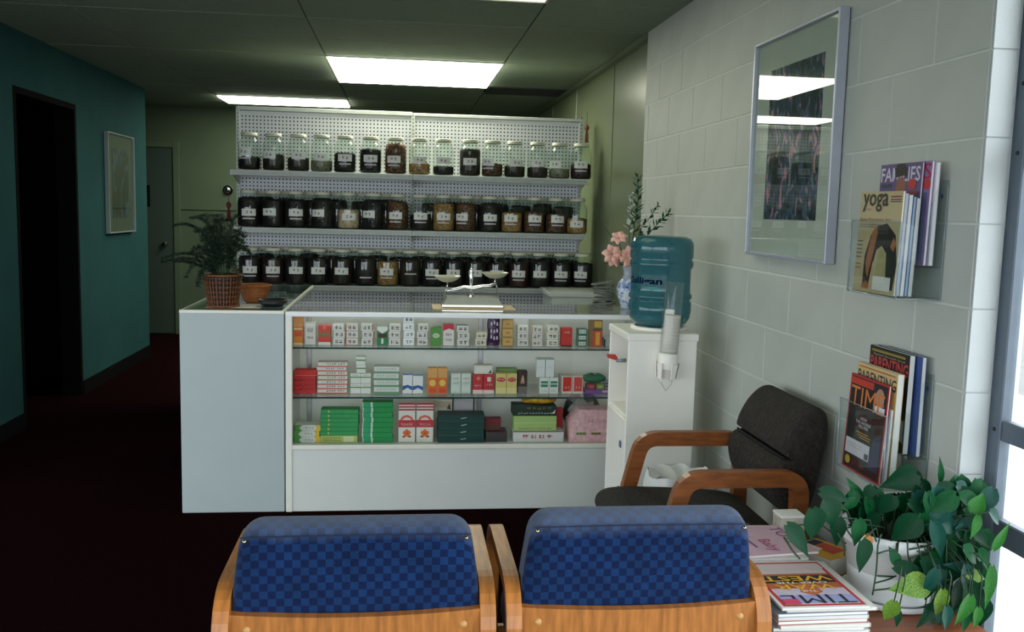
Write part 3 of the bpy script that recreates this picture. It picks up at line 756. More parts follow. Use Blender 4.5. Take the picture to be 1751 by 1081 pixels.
carton('pale mint carton, on the orange cartons side', .267, S2, .047, .1, .045, '#d2ded2', PG, group=G2)
carton('pale mint carton, on the red cartons side', .316, S2, .046, .1, .045, '#d2ded2', PG, group=G2)
RP = [(0, 1, 0, .2, '#e6d5cc'), ('m', .15, .8, .35, .5, 1, 4, '#e9c3bd'), ('o', .55, .78, .2, .1, '#e07f6f')]
carton('red carton with a pale foot, on the mint cartons side', .374, S2, .049, .097, .05, '#c22f33', RP, group=G2)
carton('red carton with a pale foot and white square, beside yellow cartons', .427, S2, .052, .097, .05, '#bd2a2e', [(0, 1, 0, .2, '#e6d5cc'), (.35, .7, .62, .85, '#e9d3cc'), ('m', .15, .85, .4, .55, 1, 4, '#e9c3bd')], group=G2)
carton('long white box lying on the pale footed red cartons', .4, S2 + .0975, .089, .043, .05, '#dedbcd', [(.1, .85, .25, .75, '#e8e6da'), ('p', [(.75, .1), (.95, .1), (.9, .5)], '#55504c')], group=G2)
YP = [('o', .5, .7, .42, .11, '#c23a48'), ('m', .2, .8, .66, .76, 1, 3, '#f0d9c0'), (0, 1, 0, .3, '#e3d693')]
carton('yellow carton with a red oval, on the red cartons side', .487, S2, .052, .1, .045, '#d8c777', YP, group=G2)
carton('yellow carton with a red oval, beside the dark brown carton', .54, S2, .05, .1, .045, '#d8c777', YP, group=G2)
carton('green carton lying behind and above the yellow cartons', .525, S2, .1, .112, .04, '#7ea05a', y=4.52, group=G2)
carton('dark brown carton with a pale triangle beside the yellow cartons', .593, S2, .045, .114, .045, '#38251f', [('p', [(.25, .45), (.75, .45), (.6, .8), (.42, .8)], '#b08f70'), (0, 1, 0, .32, '#6d6460'), ('o', .5, .62, .12, .1, '#c9a98a')], group=G2)
GWP = [(.12, .88, .42, .58, '#2f8a66'), (.12, .88, .64, .78, '#2f8a66'), ('m', .2, .8, .1, .25, 1, 3, '#9ab5a5')]
carton('white carton with green panels, on the dark brown carton side', .701, S2, .046, .081, .05, '#e2e6df', GWP, group=G2)
carton('white carton with green panels, on the tall red cartons side', .748, S2, .045, .081, .05, '#e2e6df', GWP, group=G2)
GT = [(0, 1, .94, 1, '#8aa596'), ('m', .2, .7, .5, .6, 1, 3, '#c0cbc4')]
carton('plain white carton perched on the green panelled pair, brown carton side', .681, S2 + .0815, .043, .094, .045, '#dfe6e2', GT, group=G2)
carton('plain white carton perched on the green panelled pair, red cartons side', .726, S2 + .0815, .042, .094, .045, '#dfe6e2', GT, group=G2)
RR = [(.08, .92, .14, .95, '#d6352a'), ('m', .25, .8, .3, .45, 1, 2, '#eac7b5')]
carton('orange red carton on a white ground, on the green panelled pair side', .814, S2, .051, .088, .08, '#ddd6cc', RR, group=G2, rz=.08)
carton('orange red carton on a white ground, beside the purple flat box', .868, S2, .05, .088, .08, '#ddd6cc', RR, group=G2, rz=.08)
carton('flat purple box under the green packet on lower shelf', .972, S2, .13, .022, .07, '#7d4b9a', [(.65, .95, .3, .8, '#c6b6d0')], group=G2)
carton('small dark red box on the flat purple box', .935, S2 + .0225, .042, .026, .05, '#8a2f3a', [('o', .5, .5, .3, .35, '#b85a55')], group=G2)
carton('small olive box on the flat purple box', .981, S2 + .0225, .04, .026, .05, '#7a8a4a', [('o', .5, .5, .3, .3, '#a9b56c')], group=G2)
carton('small grey striped box on the flat purple box', 1.022, S2 + .0225, .036, .04, .05, '#8d8f9c', [(0, 1, .3, .45, '#3f3f4c'), (0, 1, .65, .8, '#3f3f4c')], group=G2)
def soft_bag(name, label, cat, loc, w, h, d, mat, group=None, seed=1, rz=0.):
    rnd = random.Random(seed); ph = [rnd.uniform(0, 6) for _ in range(6)]
    b = MB()
    def fn(u, v):
        a = 2 * PI * u; e = math.sin(PI * min(max(v, .02), .98)) ** .45
        k = 1 + .1 * math.sin(3 * a + ph[0] + 4 * v) + .06 * math.sin(5 * a + ph[1] - 7 * v)
        return (w / 2 * math.cos(a) * e * k, d / 2 * math.sin(a) * e * k, h * v * (1 + .12 * math.sin(2 * a + ph[2])))
    b.grid(fn, 24, 12, 0, True, True)
    t = thing(name, label, cat, loc, (0, 0, rz), group)
    b.build('wrapper', mat, t)
    b = MB(); b.tube([(-w * .3, 0, h * .98), (0, d * .05, h * 1.02), (w * .3, 0, h * .98)], .002, 5); b.build('seal', mat, t)
    return t
soft_bag('herb_packet', 'crumpled dark green packet lying over the small boxes of lower shelf', 'packet', (.955, 4.475, S2 + .0495), .12, .045, .05, pm('green_foil', '#1f6a4a', .35, var=.4, scale=60, bump=.3), G2, 3)
# ---- counter deck
stack('flat packet striped green, white and yellow, at the white post end', -.441, S3, .121, .087, 3, .08, '#e0e2da', [('p', [(0, 0), (.3, 0), (.18, .5), (.3, 1), (0, 1)], '#5aa04a'), ('p', [(.78, 0), (1, 0), (1, 1), (.78, 1), (.86, .5)], '#e0bd3c'), ('m', .4, .75, .3, .8, 1, 3, '#9a9a9a')], G3)
carton('yellow green flat box under the wide green boxes', -.291, S3, .177, .035, .08, '#b5c46a', [('m', .06, .55, .15, .85, 2, 7, '#7a8440'), (.62, .9, .1, .9, '#d5dba8')], group=G3)
stack('wide green box with small gold marks', -.29, S3 + .0352, .18, .127, 6, .08, '#2f9a55', [(.2, .24, .3, .8, '#c9b85a'), (0, 1, 0, .08, '#1f6a3c')], G3)
stack('green box with a white stripe in the tall stack', -.106, S3, .145, .198, 8, .08, '#179048', [(.28, .34, 0, 1, '#cfe2d0'), (.0, .03, 0, 1, '#cfe2d0'), (.03, .28, 0, 1, '#2aa06a'), (0, 1, 0, .06, '#0f6a36')], G3)
FL = [(0, 1, .38, .56, '#c4303a'), ('p', [(.08, .56), (.92, .56), (.78, .65), (.5, .69), (.22, .65)], '#cf6a5c'), ('p', [(.22, .56), (.78, .56), (.66, .61), (.5, .63), (.34, .61)], '#e6d3c6'), (0, 1, .80, .84, '#a83a44'), (0, 1, .87, .91, '#a83a44'), (0, 1, .94, 1, '#a83a44'), ('m', .15, .85, .41, .5, 1, 6, '#e8c9c2'),
      ('p', [(.2, .14), (.46, .22), (.4, .12)], '#2a3a2a'), ('p', [(.8, .14), (.54, .22), (.6, .12)], '#2a3a2a')] + [('o', .5 + .15 * math.cos(a_), .23 + .06 * math.sin(a_), .1, .042, '#dd6f30') for a_ in (.3, 1.57, 2.84, 4.1, 5.3)] + [('o', .5, .23, .06, .025, '#c24a1c')]
carton('white carton with a red band and orange flower, beside tall green stack', .033, S3, .08, .197, .07, '#e0ddd3', FL, group=G3)
carton('white carton with a red band and orange flower, beside dark teal boxes', .12, S3, .082, .197, .07, '#e0ddd3', FL, group=G3)
stack('dark teal flat box wrapped in film', .296, S3, .225, .138, 4, .1, '#0d3b36', [(0, 1, 0, .1, '#1f5a50'), ('p', [(.5, .4), (.62, .55), (.6, .65), (.48, .5)], '#a9c4c0')], G3, y=4.43)
carton('small white box standing behind the dark teal boxes', .213, S3, .089, .187, .03, '#d5d2c4', [(0, 1, .78, .95, '#c9b9a0'), ('p', [(.7, .75), (.95, .72), (.85, .9)], '#4a4540')], y=4.56, group=G3)
t = thing('framed_card', 'grey card in a dark frame leaning behind the dark teal boxes', 'card', (.315, 4.58, S3), group=None)
MB().bbox(-.055, .055, 0, .01, 0, .222, .002).build('frame', BLACK, t)
MB().box(-.049, .049, -.001, 0, .006, .216).build('card', pc('#b9b6b8'), t)
carton('dark grey box with a red flap lying open beside the teal boxes', .47, S3, .105, .05, .1, '#3d3a3b', [(0, 1, .9, 1, '#57302c')], group=G3)
carton('dark red box sitting in the open dark grey box', .455, S3 + .0505, .08, .06, .05, '#7a2230', [(.1, .9, .05, .5, '#5d3a2a')], y=4.47, group=G3)
carton('flat white box with red characters under the green boxes', .678, S3, .25, .055, .11, '#dfe0dd', [('m', .16, .8, .3, .75, 1, 4, '#c42f2f'), (0, 1, .92, 1, '#8a4a50')], group=G3, y=4.43)
carton('light green box with dark lettering on the flat white box', .661, S3 + .0555, .212, .074, .1, '#a9c77a', [(0, 1, .5, .56, '#bcd692'), ('m', .1, .9, .08, .2, 1, 12, '#4a6a30')], group=G3)
carton('black green box with white lettering on the light green box', .657, S3 + .13, .215, .052, .1, '#123026', [('m', .1, .9, .15, .35, 1, 12, '#c9d3cc'), ('m', .3, .9, .55, .9, 1, 5, '#8a7a3a'), ('p', [(.88, .2), (.98, .6), (.96, .2)], '#c9d3cc')], group=G3)
soft_bag('herb_packet', 'yellow packet lying on top of the black green box', 'packet', (.685, 4.48, S3 + .183), .17, .036, .08, pm('yellow_foil', '#c99a24', .4, var=.3, scale=50, bump=.3), G3, 5)
carton('narrow bright red box standing behind the green boxes', .795, S3, .034, .15, .04, '#c02f3a', y=4.52, group=G3)
PKB = MB()
t = thing('pink_gift_box', 'pink flowered gift box with a cut corner on the counter deck', 'box', (.965, 4.43, S3), group=G3)
PKB.prism([(-.135, 0), (.135, 0), (.135, .161), (-.085, .161), (-.135, .1)], 0, .11, 'y').build('carton', pm('pink_flowered_card', '#eab8be', .55, var=.22, scale=45), t)
b = MB()
for wd, x, z, ww, hh, m in (('m', -.03, .105, .03, .014, 0), ('m', .02, .105, .07, .016, 0)):
    rnd = random.Random(4)
    for k in range(14):
        xx = x + ww * rnd.random() - ww / 2; zz = z + hh * rnd.random() - hh / 2
        if k % 2: b.box(xx, xx + .006, -.0008, 0, zz, zz + .0016)
        else: b.box(xx, xx + .0014, -.0008, 0, zz - .003, zz + .004)
b.build('lettering', pc('#8a3f86'), t)
for x in (-.075, .0, .075):
    b = MB(); n = 14
    for a, r in ((0, .01), (.016, .01), (-.016, .01)):
        b.add([(x + a + r * math.cos(2 * PI * i / n), -.0009, .042 + .007 * math.sin(2 * PI * i / n)) for i in range(n)], [tuple(range(n))])
    b.build('printed_fruit', pc('#6a8a3a' if x else '#7a7a3a'), t)
soft_bag('herb_bag', 'dark crinkled bag with white and brown patches behind the pink box', 'bag', (.93, 4.62, S3), .2, .2, .12, mottled('dark_bag_film', ['#0f1512', '#1c3a2a', '#0c0e0d', '#b7b9b4', '#4a3420'], 22, rough=.3, bump=.2), None, 8)

# ================================================================== on the counters
# balance scale on a sheet of brown card
b = MB().bbox(-.2, .2, -.12, .1, 0, .003, .001); tag(b.build('card_sheet', pm('tan_card', '#cfb78a', .7, var=.06), None, (.35, 4.55, HC + .0032)), 'tan card sheet lying under the balance scale on the glass counter', 'sheet')
t = thing('balance_scale', 'chromed two pan balance scale standing on the glass counter', 'scale', (.345, 4.55, HC + .0063))
bs = MB().prism([(-.15, 0), (.15, 0), (.145, .014), (.125, .05), (-.125, .05), (-.145, .014)], -.06, .06, 'y').build('base', pm('pale_scale_enamel', '#8f9282', .25, var=.05), t)
MB().bbox(-.152, .152, -.063, .063, .0, .014, .004).build('base_rim', CHROME, bs)
for sx in (-1, 1):
    for sy in (-1, 1): MB().lathe([(0, 0), (.012, 0), (.01, .006)], 12).build('foot', BLACK, bs, (sx * .13, sy * .045, -.0002))
MB().lathe([(.022, .05), (.012, .062), (.008, .09), (.009, .13), (.013, .15), (.007, .165), (.013, .178), (.008, .19), (0, .194)], 16).build('post', CHROME, t, (-.005, 0, 0))
bm_ = MB().tube([(-.125, 0, .076), (-.08, 0, .082), (-.04, 0, .096), (0, 0, .088), (.05, 0, .1), (.085, 0, .102), (.12, 0, .116)], [.006, .009, .008, .013, .009, .008, .006], 8).build('beam', CHROME, t)
for sx, zb, zp in ((-.122, .078, .12), (.112, .112, .141)):
    MB().tube([(sx, 0, zb), (sx, 0, zp)], .004, 8).build('pan_stem', CHROME, t)
    MB().lathe([(0, 0), (.025, .001), (.045, .01), (.062, .024), (.067, .03), (.064, .03), (.044, .013), (.02, .004), (0, .003)], 28).build('pan', pm('cream_pan', '#b9b79c', .35, var=.03), t, (sx, 0, zp))
for x, h in ((-.13, .085), (.125, .105)):
    MB().tube([(x, .02, .04), (x * 1.02, .02, h - .02), (x * .96, 0, h)], .004, 8).build('side_arm', CHROME, t)

# asparagus fern in a woven basket
FX, FY = -.83, 4.475
M_WICK = pm('wicker', '#6e3f1e', .6, var=.35, scale=60, bump=.3); M_WICKD = pm('dark_wicker', '#150905', .6, var=.3)
t = thing('potted_fern', 'feathery asparagus fern in a dark woven basket on the end counter', 'potted plant', (FX, FY, HC + .0012))
bk = MB().lathe([(0, .003), (.064, .002), (.068, .02), (.082, .13), (.086, .15), (.08, .15), (.06, .02), (0, .018)], 32).build('basket', M_WICKD, t)
def wr_(z): return .0665 + (.0855 - .0665) * z / .15
for k in range(32):
    a = 2 * PI * k / 32
    MB().band([((wr_(z) + .0012) * math.cos(a), (wr_(z) + .0012) * math.sin(a), z) for z in (.005, .05, .1, .14)], .0055, .003, (-math.sin(a), math.cos(a), 0)).build('stake', M_WICK, bk)
for j in range(11):
    z = .016 + j * .0112; pts = []
    for i in range(97):
        a = 2 * PI * i / 96; r = wr_(z) + .0022 * math.cos(16 * a + (PI if j % 2 else 0)) + .0005
        pts.append((r * math.cos(a), r * math.sin(a), z))
    MB().tube(pts, .0022, 5, cap=False).build('weave_strand', M_WICK if j % 2 else M_WICKD, bk)
for z, r in ((.148, .0875), (.004, .0695)):
    MB().tube([(r * math.cos(2 * PI * i / 40), r * math.sin(2 * PI * i / 40), z) for i in range(41)], .006, 6, cap=False).build('rim', M_WICK, bk)
MB().tube([(.07 * math.cos(a), .012 + .0 * a, .15 + .05 * math.sin(a)) for a in [PI * .02 * i * 1 for i in range(0, 16)]], .006, 6).build('handle', M_WICK, bk)
MB().lathe([(0, .13), (.05, .132), (.079, .126)], 20).build('soil', pm('dark_soil', (.012, .009, .007), .95), t)
M_FERN = pm('fern_green', '#0a2312', .6, var=.5, scale=40); M_FSTEM = pm('fern_stem', '#24401f', .6)
def frond(p0, p1, p2, n=16, spread=.05, seed=0, dens=1.):
    rnd = random.Random(seed); b = MB(); P0, P1, P2 = Vector(p0), Vector(p1), Vector(p2)
    pts = [P0 * (1 - s) ** 2 + P1 * 2 * s * (1 - s) + P2 * s * s for s in [i / n for i in range(n + 1)]]
    b.tube(pts, [.0016 - .001 * i / n for i in range(n + 1)], 4, 1)
    for i in range(3, n + 1):
        tdir = (pts[i] - pts[i - 1]).normalized(); L = spread * math.sin(PI * min(1, (i - 1) / n) * .92 + .15)
        for sgn in (-1, 1):
            side = tdir.cross(Vector((0, 0, 1)));
            side = (side.normalized() if side.length > .01 else Vector((1, 0, 0))) * sgn
            br = (side * .85 + tdir * .6 + Vector((0, 0, rnd.uniform(-.35, .1)))).normalized()
            for q in range(int(6 * dens)):
                c = pts[i] + br * L * (q + .6) / 6
                for e in range(3):
                    dv = Vector((rnd.uniform(-1, 1), rnd.uniform(-1, 1), rnd.uniform(-.6, .8))).normalized() * rnd.uniform(.008, .015) + tdir * .006
                    nv = dv.cross(Vector((rnd.uniform(-1, 1), rnd.uniform(-1, 1), rnd.uniform(-1, 1)))).normalized() * .0016
                    b.add([c, c + dv * .5 + nv, c + dv, c + dv * .5 - nv], [(0, 1, 2, 3)], 0)
    o = b.build('frond', [M_FERN, M_FSTEM], t); return o
fr = [((-.02, -.28), .30, .07), ((-.12, -.1), .28, .05), ((.02, .0), .36, .02), ((.09, -.05), .33, -.02), ((.12, .05), .26, .0), ((.05, .1), .35, .03)]
k = 0
for ang, reach, rise, drop in [(185, .14, .2, .10), (170, .12, .25, .2), (200, .16, .22, .0), (215, .12, .2, .09), (235, .1, .22, .14), (260, .1, .24, .18), (285, .09, .24, .17), (310, .11, .22, .13), (340, .11, .22, .12),
                               (10, .12, .2, .1), (35, .1, .24, .18), (60, .1, .25, .2), (90, .09, .28, .25), (115, .11, .26, .2), (140, .13, .24, .16), (160, .1, .3, .27), (20, .06, .28, .27), (250, .05, .28, .27), (195, .11, .17, -.03), (225, .13, .15, -.04), (330, .09, .15, .0), (0, .08, .2, .16), (180, .07, .24, .21), (270, .07, .2, .12)]:
    a = math.radians(ang)
    frond((.02 * math.cos(a), .02 * math.sin(a), .13), (reach * .45 * math.cos(a), reach * .45 * math.sin(a), .13 + rise), (reach * math.cos(a), reach * math.sin(a), .15 + drop), 16, .05, k); k += 1
# long wandering shoots reaching past the counter end
for p1, p2 in (((-.1, -.02, .3), (-.255, -.05, .225)), ((-.1, .02, .26), (-.27, .02, .205)), ((-.08, .03, .42), (-.22, .03, .375)), ((-.04, .02, .44), (-.14, .02, .41)), ((-.03, 0, .43), (-.02, .03, .395)), ((-.12, 0, .22), (-.2, -.03, .21))):
    frond((0, 0, .13), p1, p2, 26, .02, k, 1.2); k += 1

t = thing('wicker_bowl', 'small plain wicker basket standing behind the fern basket', 'basket', (-.715, 4.665, HC + .0012))
bw_ = MB().lathe([(0, .003), (.045, .002), (.05, .01), (.078, .085), (.074, .085), (.046, .012), (0, .01)], 28).build('bowl', pm('honey_wicker', '#8a4f20', .6, var=.25, scale=50), t)
for j in range(7):
    z = .012 + j * .011; r = .0505 + (.0785 - .0505) * (z - .01) / .075
    MB().tube([(r * math.cos(2 * PI * i / 36), r * math.sin(2 * PI * i / 36), z) for i in range(37)], .0042, 5, cap=False).build('weave_strand', pm('honey_wicker', '#a8672c'), bw_)
MB().tube([(.079 * math.cos(2 * PI * i / 36), .079 * math.sin(2 * PI * i / 36), .086) for i in range(37)], .005, 6, cap=False).build('rim', pm('honey_wicker', '#a8672c'), bw_)
t = thing('paper_mat', 'white paper mat lying under the fern basket', 'mat', (-.77, 4.5, HC + .0002))
b = MB().bbox(-.13, .12, -.09, .1, 0, .0008, .0003).build('sheet', PAPER, t)
# glossy black dish on the end counter
t = thing('black_dish', 'low black dish lying on the glass of the end counter', 'dish', (-.605, 4.5, HC + .0012))
MB().lathe([(0, .002), (.045, .001), (.064, .014), (.068, .03), (.064, .03), (.045, .008), (0, .006)], 28).build('bowl', BLACK, t)
MB().lathe([(.066, .028), (.071, .031), (.068, .034), (.064, .031)], 28).build('rim', BLACK, t)

# flower vase
t = thing('flower_vase', 'blue and white porcelain vase of pink lilies and greenery on the counter', 'vase', (1.135, 4.58, HC + .0035))
M_POR = mottled('blue_white_porcelain', ['#2b4f9a', '#c9d3e2', '#dfe5ea', '#6a8bc0', '#e3e8ec'], 60, rough=.15, bump=0)
vz = MB().lathe([(0, .002), (.032, .001), (.034, .012), (.04, .03), (.055, .07), (.058, .1), (.05, .13), (.032, .15), (.024, .168), (.023, .19), (.032, .212), (.036, .216), (.03, .212), (.02, .19)], 28)
vz.build('vase_body', M_POR, t)
MB().lathe([(.0325, .1495), (.0248, .168), (.0238, .19), (.0326, .211)], 28).build('neck_glaze', pm('grey_glaze', '#a9b0bd', .2), t)
M_PETAL = pm('pink_petal', '#eab3a6', .5, var=.15, scale=40); M_SPRAY = pm('spray_green', '#1f4a2c', .5, var=.4, scale=40); M_WPET = pm('white_petal', '#dfe3dc', .5)
def flower(loc, r, n, m, seed):
    rnd = random.Random(seed); f = MB().lathe([(0, .01), (.008, .006), (.006, -.012), (0, -.02)], 8).build('flower_head', M_SPRAY, t, loc, (rnd.uniform(.6, 1.3), rnd.uniform(-.4, .4), rnd.uniform(-.6, .6)))
    for k in range(n):
        a = 2 * PI * k / n + rnd.uniform(-.15, .15); b = MB()
        def fn(u, v):
            x = (u - .5) * r * .75 * math.sin(PI * (.12 + .82 * v)) ; y = v * r; z = .006 + r * .35 * math.sin(PI * v * .9) - abs(u - .5) * .25 * r
            return (y * math.cos(a) - x * math.sin(a), y * math.sin(a) + x * math.cos(a), z)
        b.grid(fn, 4, 6).build('petal', m, f)
for i, (x, y, z, r) in enumerate([(-.09, -.01, .27, .055), (-.045, -.03, .255, .05), (.0, -.02, .27, .05), (-.075, .02, .235, .045), (-.055, 0, .35, .045), (-.025, -.045, .24, .045)]):
    flower((x, y, z), r, 6, M_PETAL, i)
    MB().tube([(0, 0, .18), (x * .4, y * .4, .22), (x, y, z - .01)], .0018, 5).build('flower_stem', M_SPRAY, t)
def spray(pts, n, L, m, wid=.35, seed=0):
    rnd = random.Random(seed); P = [Vector(p) for p in pts]; b = MB(); b.tube(P, .002, 5, 0)
    st = b.build('leafy_stem', M_SPRAY, t)
    for i in range(n):
        s = .3 + .7 * i / n; q = s * (len(P) - 1); j = min(int(q), len(P) - 2); c_ = P[j].lerp(P[j + 1], q - j); td = (P[j + 1] - P[j]).normalized()
        a = i * 2.4; sd = td.orthogonal(); sd = Matrix.Rotation(a, 3, td) @ sd; dv = (sd + td * .9).normalized() * L * (1.1 - .6 * s); nv = dv.cross(td).normalized() * L * wid * (1.1 - .6 * s)
        MB().add([c_, c_ + dv * .5 + nv * .5, c_ + dv, c_ + dv * .5 - nv * .5], [(0, 1, 2), (0, 2, 3)]).build('leaf', m, st)
spray([(0, 0, .2), (.02, 0, .4), (.035, 0, .55), (.03, .01, .675)], 40, .07, M_SPRAY, .35, 1)
spray([(0, 0, .2), (.08, 0, .36), (.15, .0, .44), (.2, 0, .49)], 26, .065, M_SPRAY, .4, 2)
spray([(0, 0, .2), (.06, .03, .4), (.12, .03, .48), (.15, .03, .53)], 18, .045, M_SPRAY, .5, 3)
spray([(0, 0, .2), (.0, .01, .4), (.01, .02, .5), (.005, .02, .58)], 22, .05, M_WPET, .7, 4)
spray([(0, 0, .2), (-.05, 0, .3), (-.1, 0, .37), (-.15, 0, .43)], 2, .02, M_SPRAY, .3, 5)
spray([(0, 0, .2), (.01, -.02, .3), (.03, -.03, .36), (.05, -.03, .38)], 12, .06, M_SPRAY, .6, 6)
# coil of grey cord beside the vase
t = thing('cord_coil', 'loose coil of grey cord lying beside the porcelain vase', 'coil', (1.018, 4.62, HC + .0035))
M_CORD = pm('grey_cord', '#6b6f66', .8, var=.25)
for k in range(9):
    rx = .05 + .006 * math.sin(k * 1.7); ry = .04; z = .012 + k * .014
    MB().tube([(rx * math.cos(2 * PI * i / 28) + .006 * math.sin(k * 2.1), ry * math.sin(2 * PI * i / 28), z + .008 * math.sin(2 * PI * i / 28 + k)) for i in range(29)], .004, 5, cap=False).build('cord_turn', M_CORD, t)

# ================================================================== water cabinet
M_CAB = pm('cabinet_white', '#f4f1e8', .4, var=.02, scale=6)
t = thing('water_cabinet', 'white open fronted cabinet stand holding the water bottle', 'water cabinet', (1.075, 3.875, 0))
hx, hy = .145, .175; H = .937
MB().bbox(-hx, hx, -hy, -hy + .016, 0, H - .03, .003).build('side_panel', M_CAB, t)
MB().bbox(-hx, hx, hy - .016, hy, 0, H - .03, .003).build('side_panel', M_CAB, t)
MB().bbox(hx - .014, hx, -hy + .016, hy - .016, 0, H - .03, .003).build('back_panel', M_CAB, t)
MB().bbox(-hx - .006, hx + .006, -hy - .004, hy + .004, H - .032, H, .006, seg=2).build('top', M_CAB, t)
MB().bbox(-hx + .01, hx - .014, -hy + .016, hy - .016, .57, .585, .002).build('shelf', M_CAB, t)
MB().bbox(-hx, -hx + .014, -hy + .016, hy - .016, .03, .57, .003).build('door', M_CAB, t)
MB().bbox(-hx - .006, -hx, -hy + .06, -hy + .085, .44, .47, .003).build('door_catch', pm('blue_grey_plastic', '#5a6b86', .4), bpy.data.objects['door'] if False else t)
tp = MB().tube([(-hx + .03, -.02, .8), (-hx - .012, -.02, .8)], .009, 10).build('tap', pm('grey_tap', '#8d99a3', .3), t)
MB().prism([(-.045, .012), (-.012, .002), (-.004, .012), (-.014, .026), (-.05, .026)], -.012, .012, 'y').build('tap_lever', pm('red_plastic', '#c23326', .35), tp, (-hx - .005, -.02, .8))

t = thing('water_bottle', 'blue five gallon water bottle upended on the white cabinet', 'water bottle', (1.103, 3.875, H))
M_BOT = glass_mat('blue_bottle_plastic', (.38, .60, .65), 1.5, .05, .5, hexc('#38737d'))
prof = [(.035, .001), (.07, .012), (.112, .026), (.128, .05), (.133, .08), (.133, .118), (.127, .123), (.127, .13), (.134, .136), (.134, .15), (.127, .156), (.126, .175), (.126, .235), (.127, .26), (.134, .268), (.136, .28), (.134, .292), (.128, .298), (.134, .31), (.134, .35), (.132, .37), (.122, .388), (.1, .397), (.05, .399), (0, .394)]
MB().lathe(prof, 48).build('bottle_shell', M_BOT, t)
MB().lathe([(.112, -.001), (.122, .001), (.12, .012), (.105, .014)], 32).build('collar', M_CAB, t)
def wrap_text(word, a0, a1, z0, z1, R, mat, parent, name='lettering', slant=.2):
    vs, fs = text_geo(word, .03)
    out = []
    for u, v in vs:
        a = a0 + (a1 - a0) * (u + slant * (v - .5) * .1)
        out.append((R * math.sin(a), -R * math.cos(a), z0 + (z1 - z0) * v))
    b = MB(); b.add(out, fs); return b.build(name, mat, parent)
wrap_text('Culligan', -1.75, -.22, .19, .226, .1268, pm('script_blue', '#0a1636', .9, var=0, spec=.05), t)
b = MB(); n = 16
for i in range(n):
    a, a2 = -.85 + .65 * i / n, -.85 + .65 * (i + 1) / n; R = .1268
    f0, f1 = .004 * math.sin(PI * i / n), .004 * math.sin(PI * (i + 1) / n)
    b.add([(R * math.sin(a), -R * math.cos(a), .178 - f0 + .004), (R * math.sin(a2), -R * math.cos(a2), .178 - f1 + .004), (R * math.sin(a2), -R * math.cos(a2), .178 + f1 + .005), (R * math.sin(a), -R * math.cos(a), .178 + f0 + .005)], [(0, 1, 2, 3)])
b.build('green_swoosh', pm('swoosh_green', '#1f8f86', .5, var=0), t)

t = thing('cup_dispenser', 'clear tube dispenser of paper cups fixed to the white cabinet', 'cup dispenser', (1.08, 3.655, .74), (0, .05, 0))
MB().lathe([(.037, .10), (.0375, .41), (.036, .415), (0, .417)], 24).build('tube', glass_mat('clear_plastic', (.95, .96, .95), 1.35, .08, .06, hexc('#b9c2bd')), t)
MB().lathe([(.038, .06), (.041, .085), (.04, .115), (.036, .13), (.034, .06)], 24).build('collar', M_CAB, t)
for k in range(5):
    a = 2 * PI * k / 5
    MB().prism([(-.009, .02), (.009, .02), (.013, .085), (-.013, .085)], -.003, .003, 'y').build('clip', M_CAB, t, (.04 * math.cos(a), .04 * math.sin(a), 0), (.12, 0, a + PI / 2))
MB().tube([(-.026, -.0, .05), (-.022, -.008, .0), (0, -.012, -.03), (.022, -.008, .0), (.026, 0, .05)], .0015, 6).build('loop', STEEL, t)
MB().bbox(-.02, .02, .034, .0385, .1, .3, .003).build('bracket', M_CAB, t)
t0 = t
for k in range(16):
    b = MB(); z = .012 + .0135 * k
    b.lathe([(.0245, 0), (.0335, .062), (.035, .064), (.0335, .066), (.024, .004), (0, .003)], 20)
    o = b.build('paper_cup', pm('cup_paper', '#e2ddd3', .6), None, (1.08 + .05 * (z + .05), 3.655, .74 + z), (0, .05, 0))
    tag(o, 'white paper cup, %s from the bottom in the wall tube' % ORD[k], 'cup', 'paper cups in the dispenser')

# waste bin beside the cabinet
t = thing('waste_bin', 'waste bin with a white liner bag standing behind the brown armchair', 'bin', (1.09, 3.45, 0))
MB().lathe([(0, .004), (.095, .002), (.1, .01), (.125, .385), (.12, .385), (.096, .012), (0, .01)], 28).build('bin_body', pm('grey_bin', '#8b8f8c', .5), t)
b = MB()
def lin(u, v):
    a = 2 * PI * u; r = .124 + .012 * math.sin(PI * v) + .004 * math.sin(9 * a + 3 * v) ; return (r * math.cos(a), r * math.sin(a), .30 + .12 * v - (.0 if v < .8 else 0) + .008 * math.sin(5 * a) * v)
b.grid(lin, 40, 6, 0, True, True)
def lin2(u, v):
    a = 2 * PI * u; r = .124 - .10 * v + .004 * math.sin(9 * a + 3); return (r * math.cos(a), r * math.sin(a), .42 + .008 * math.sin(5 * a) - .05 * v + .01 * math.sin(7 * a + 6 * v))
b.grid(lin2, 40, 5, 0, True, True)
b.build('liner_bag', pm('white_film', '#e3e5e2', .4, var=.05), t)

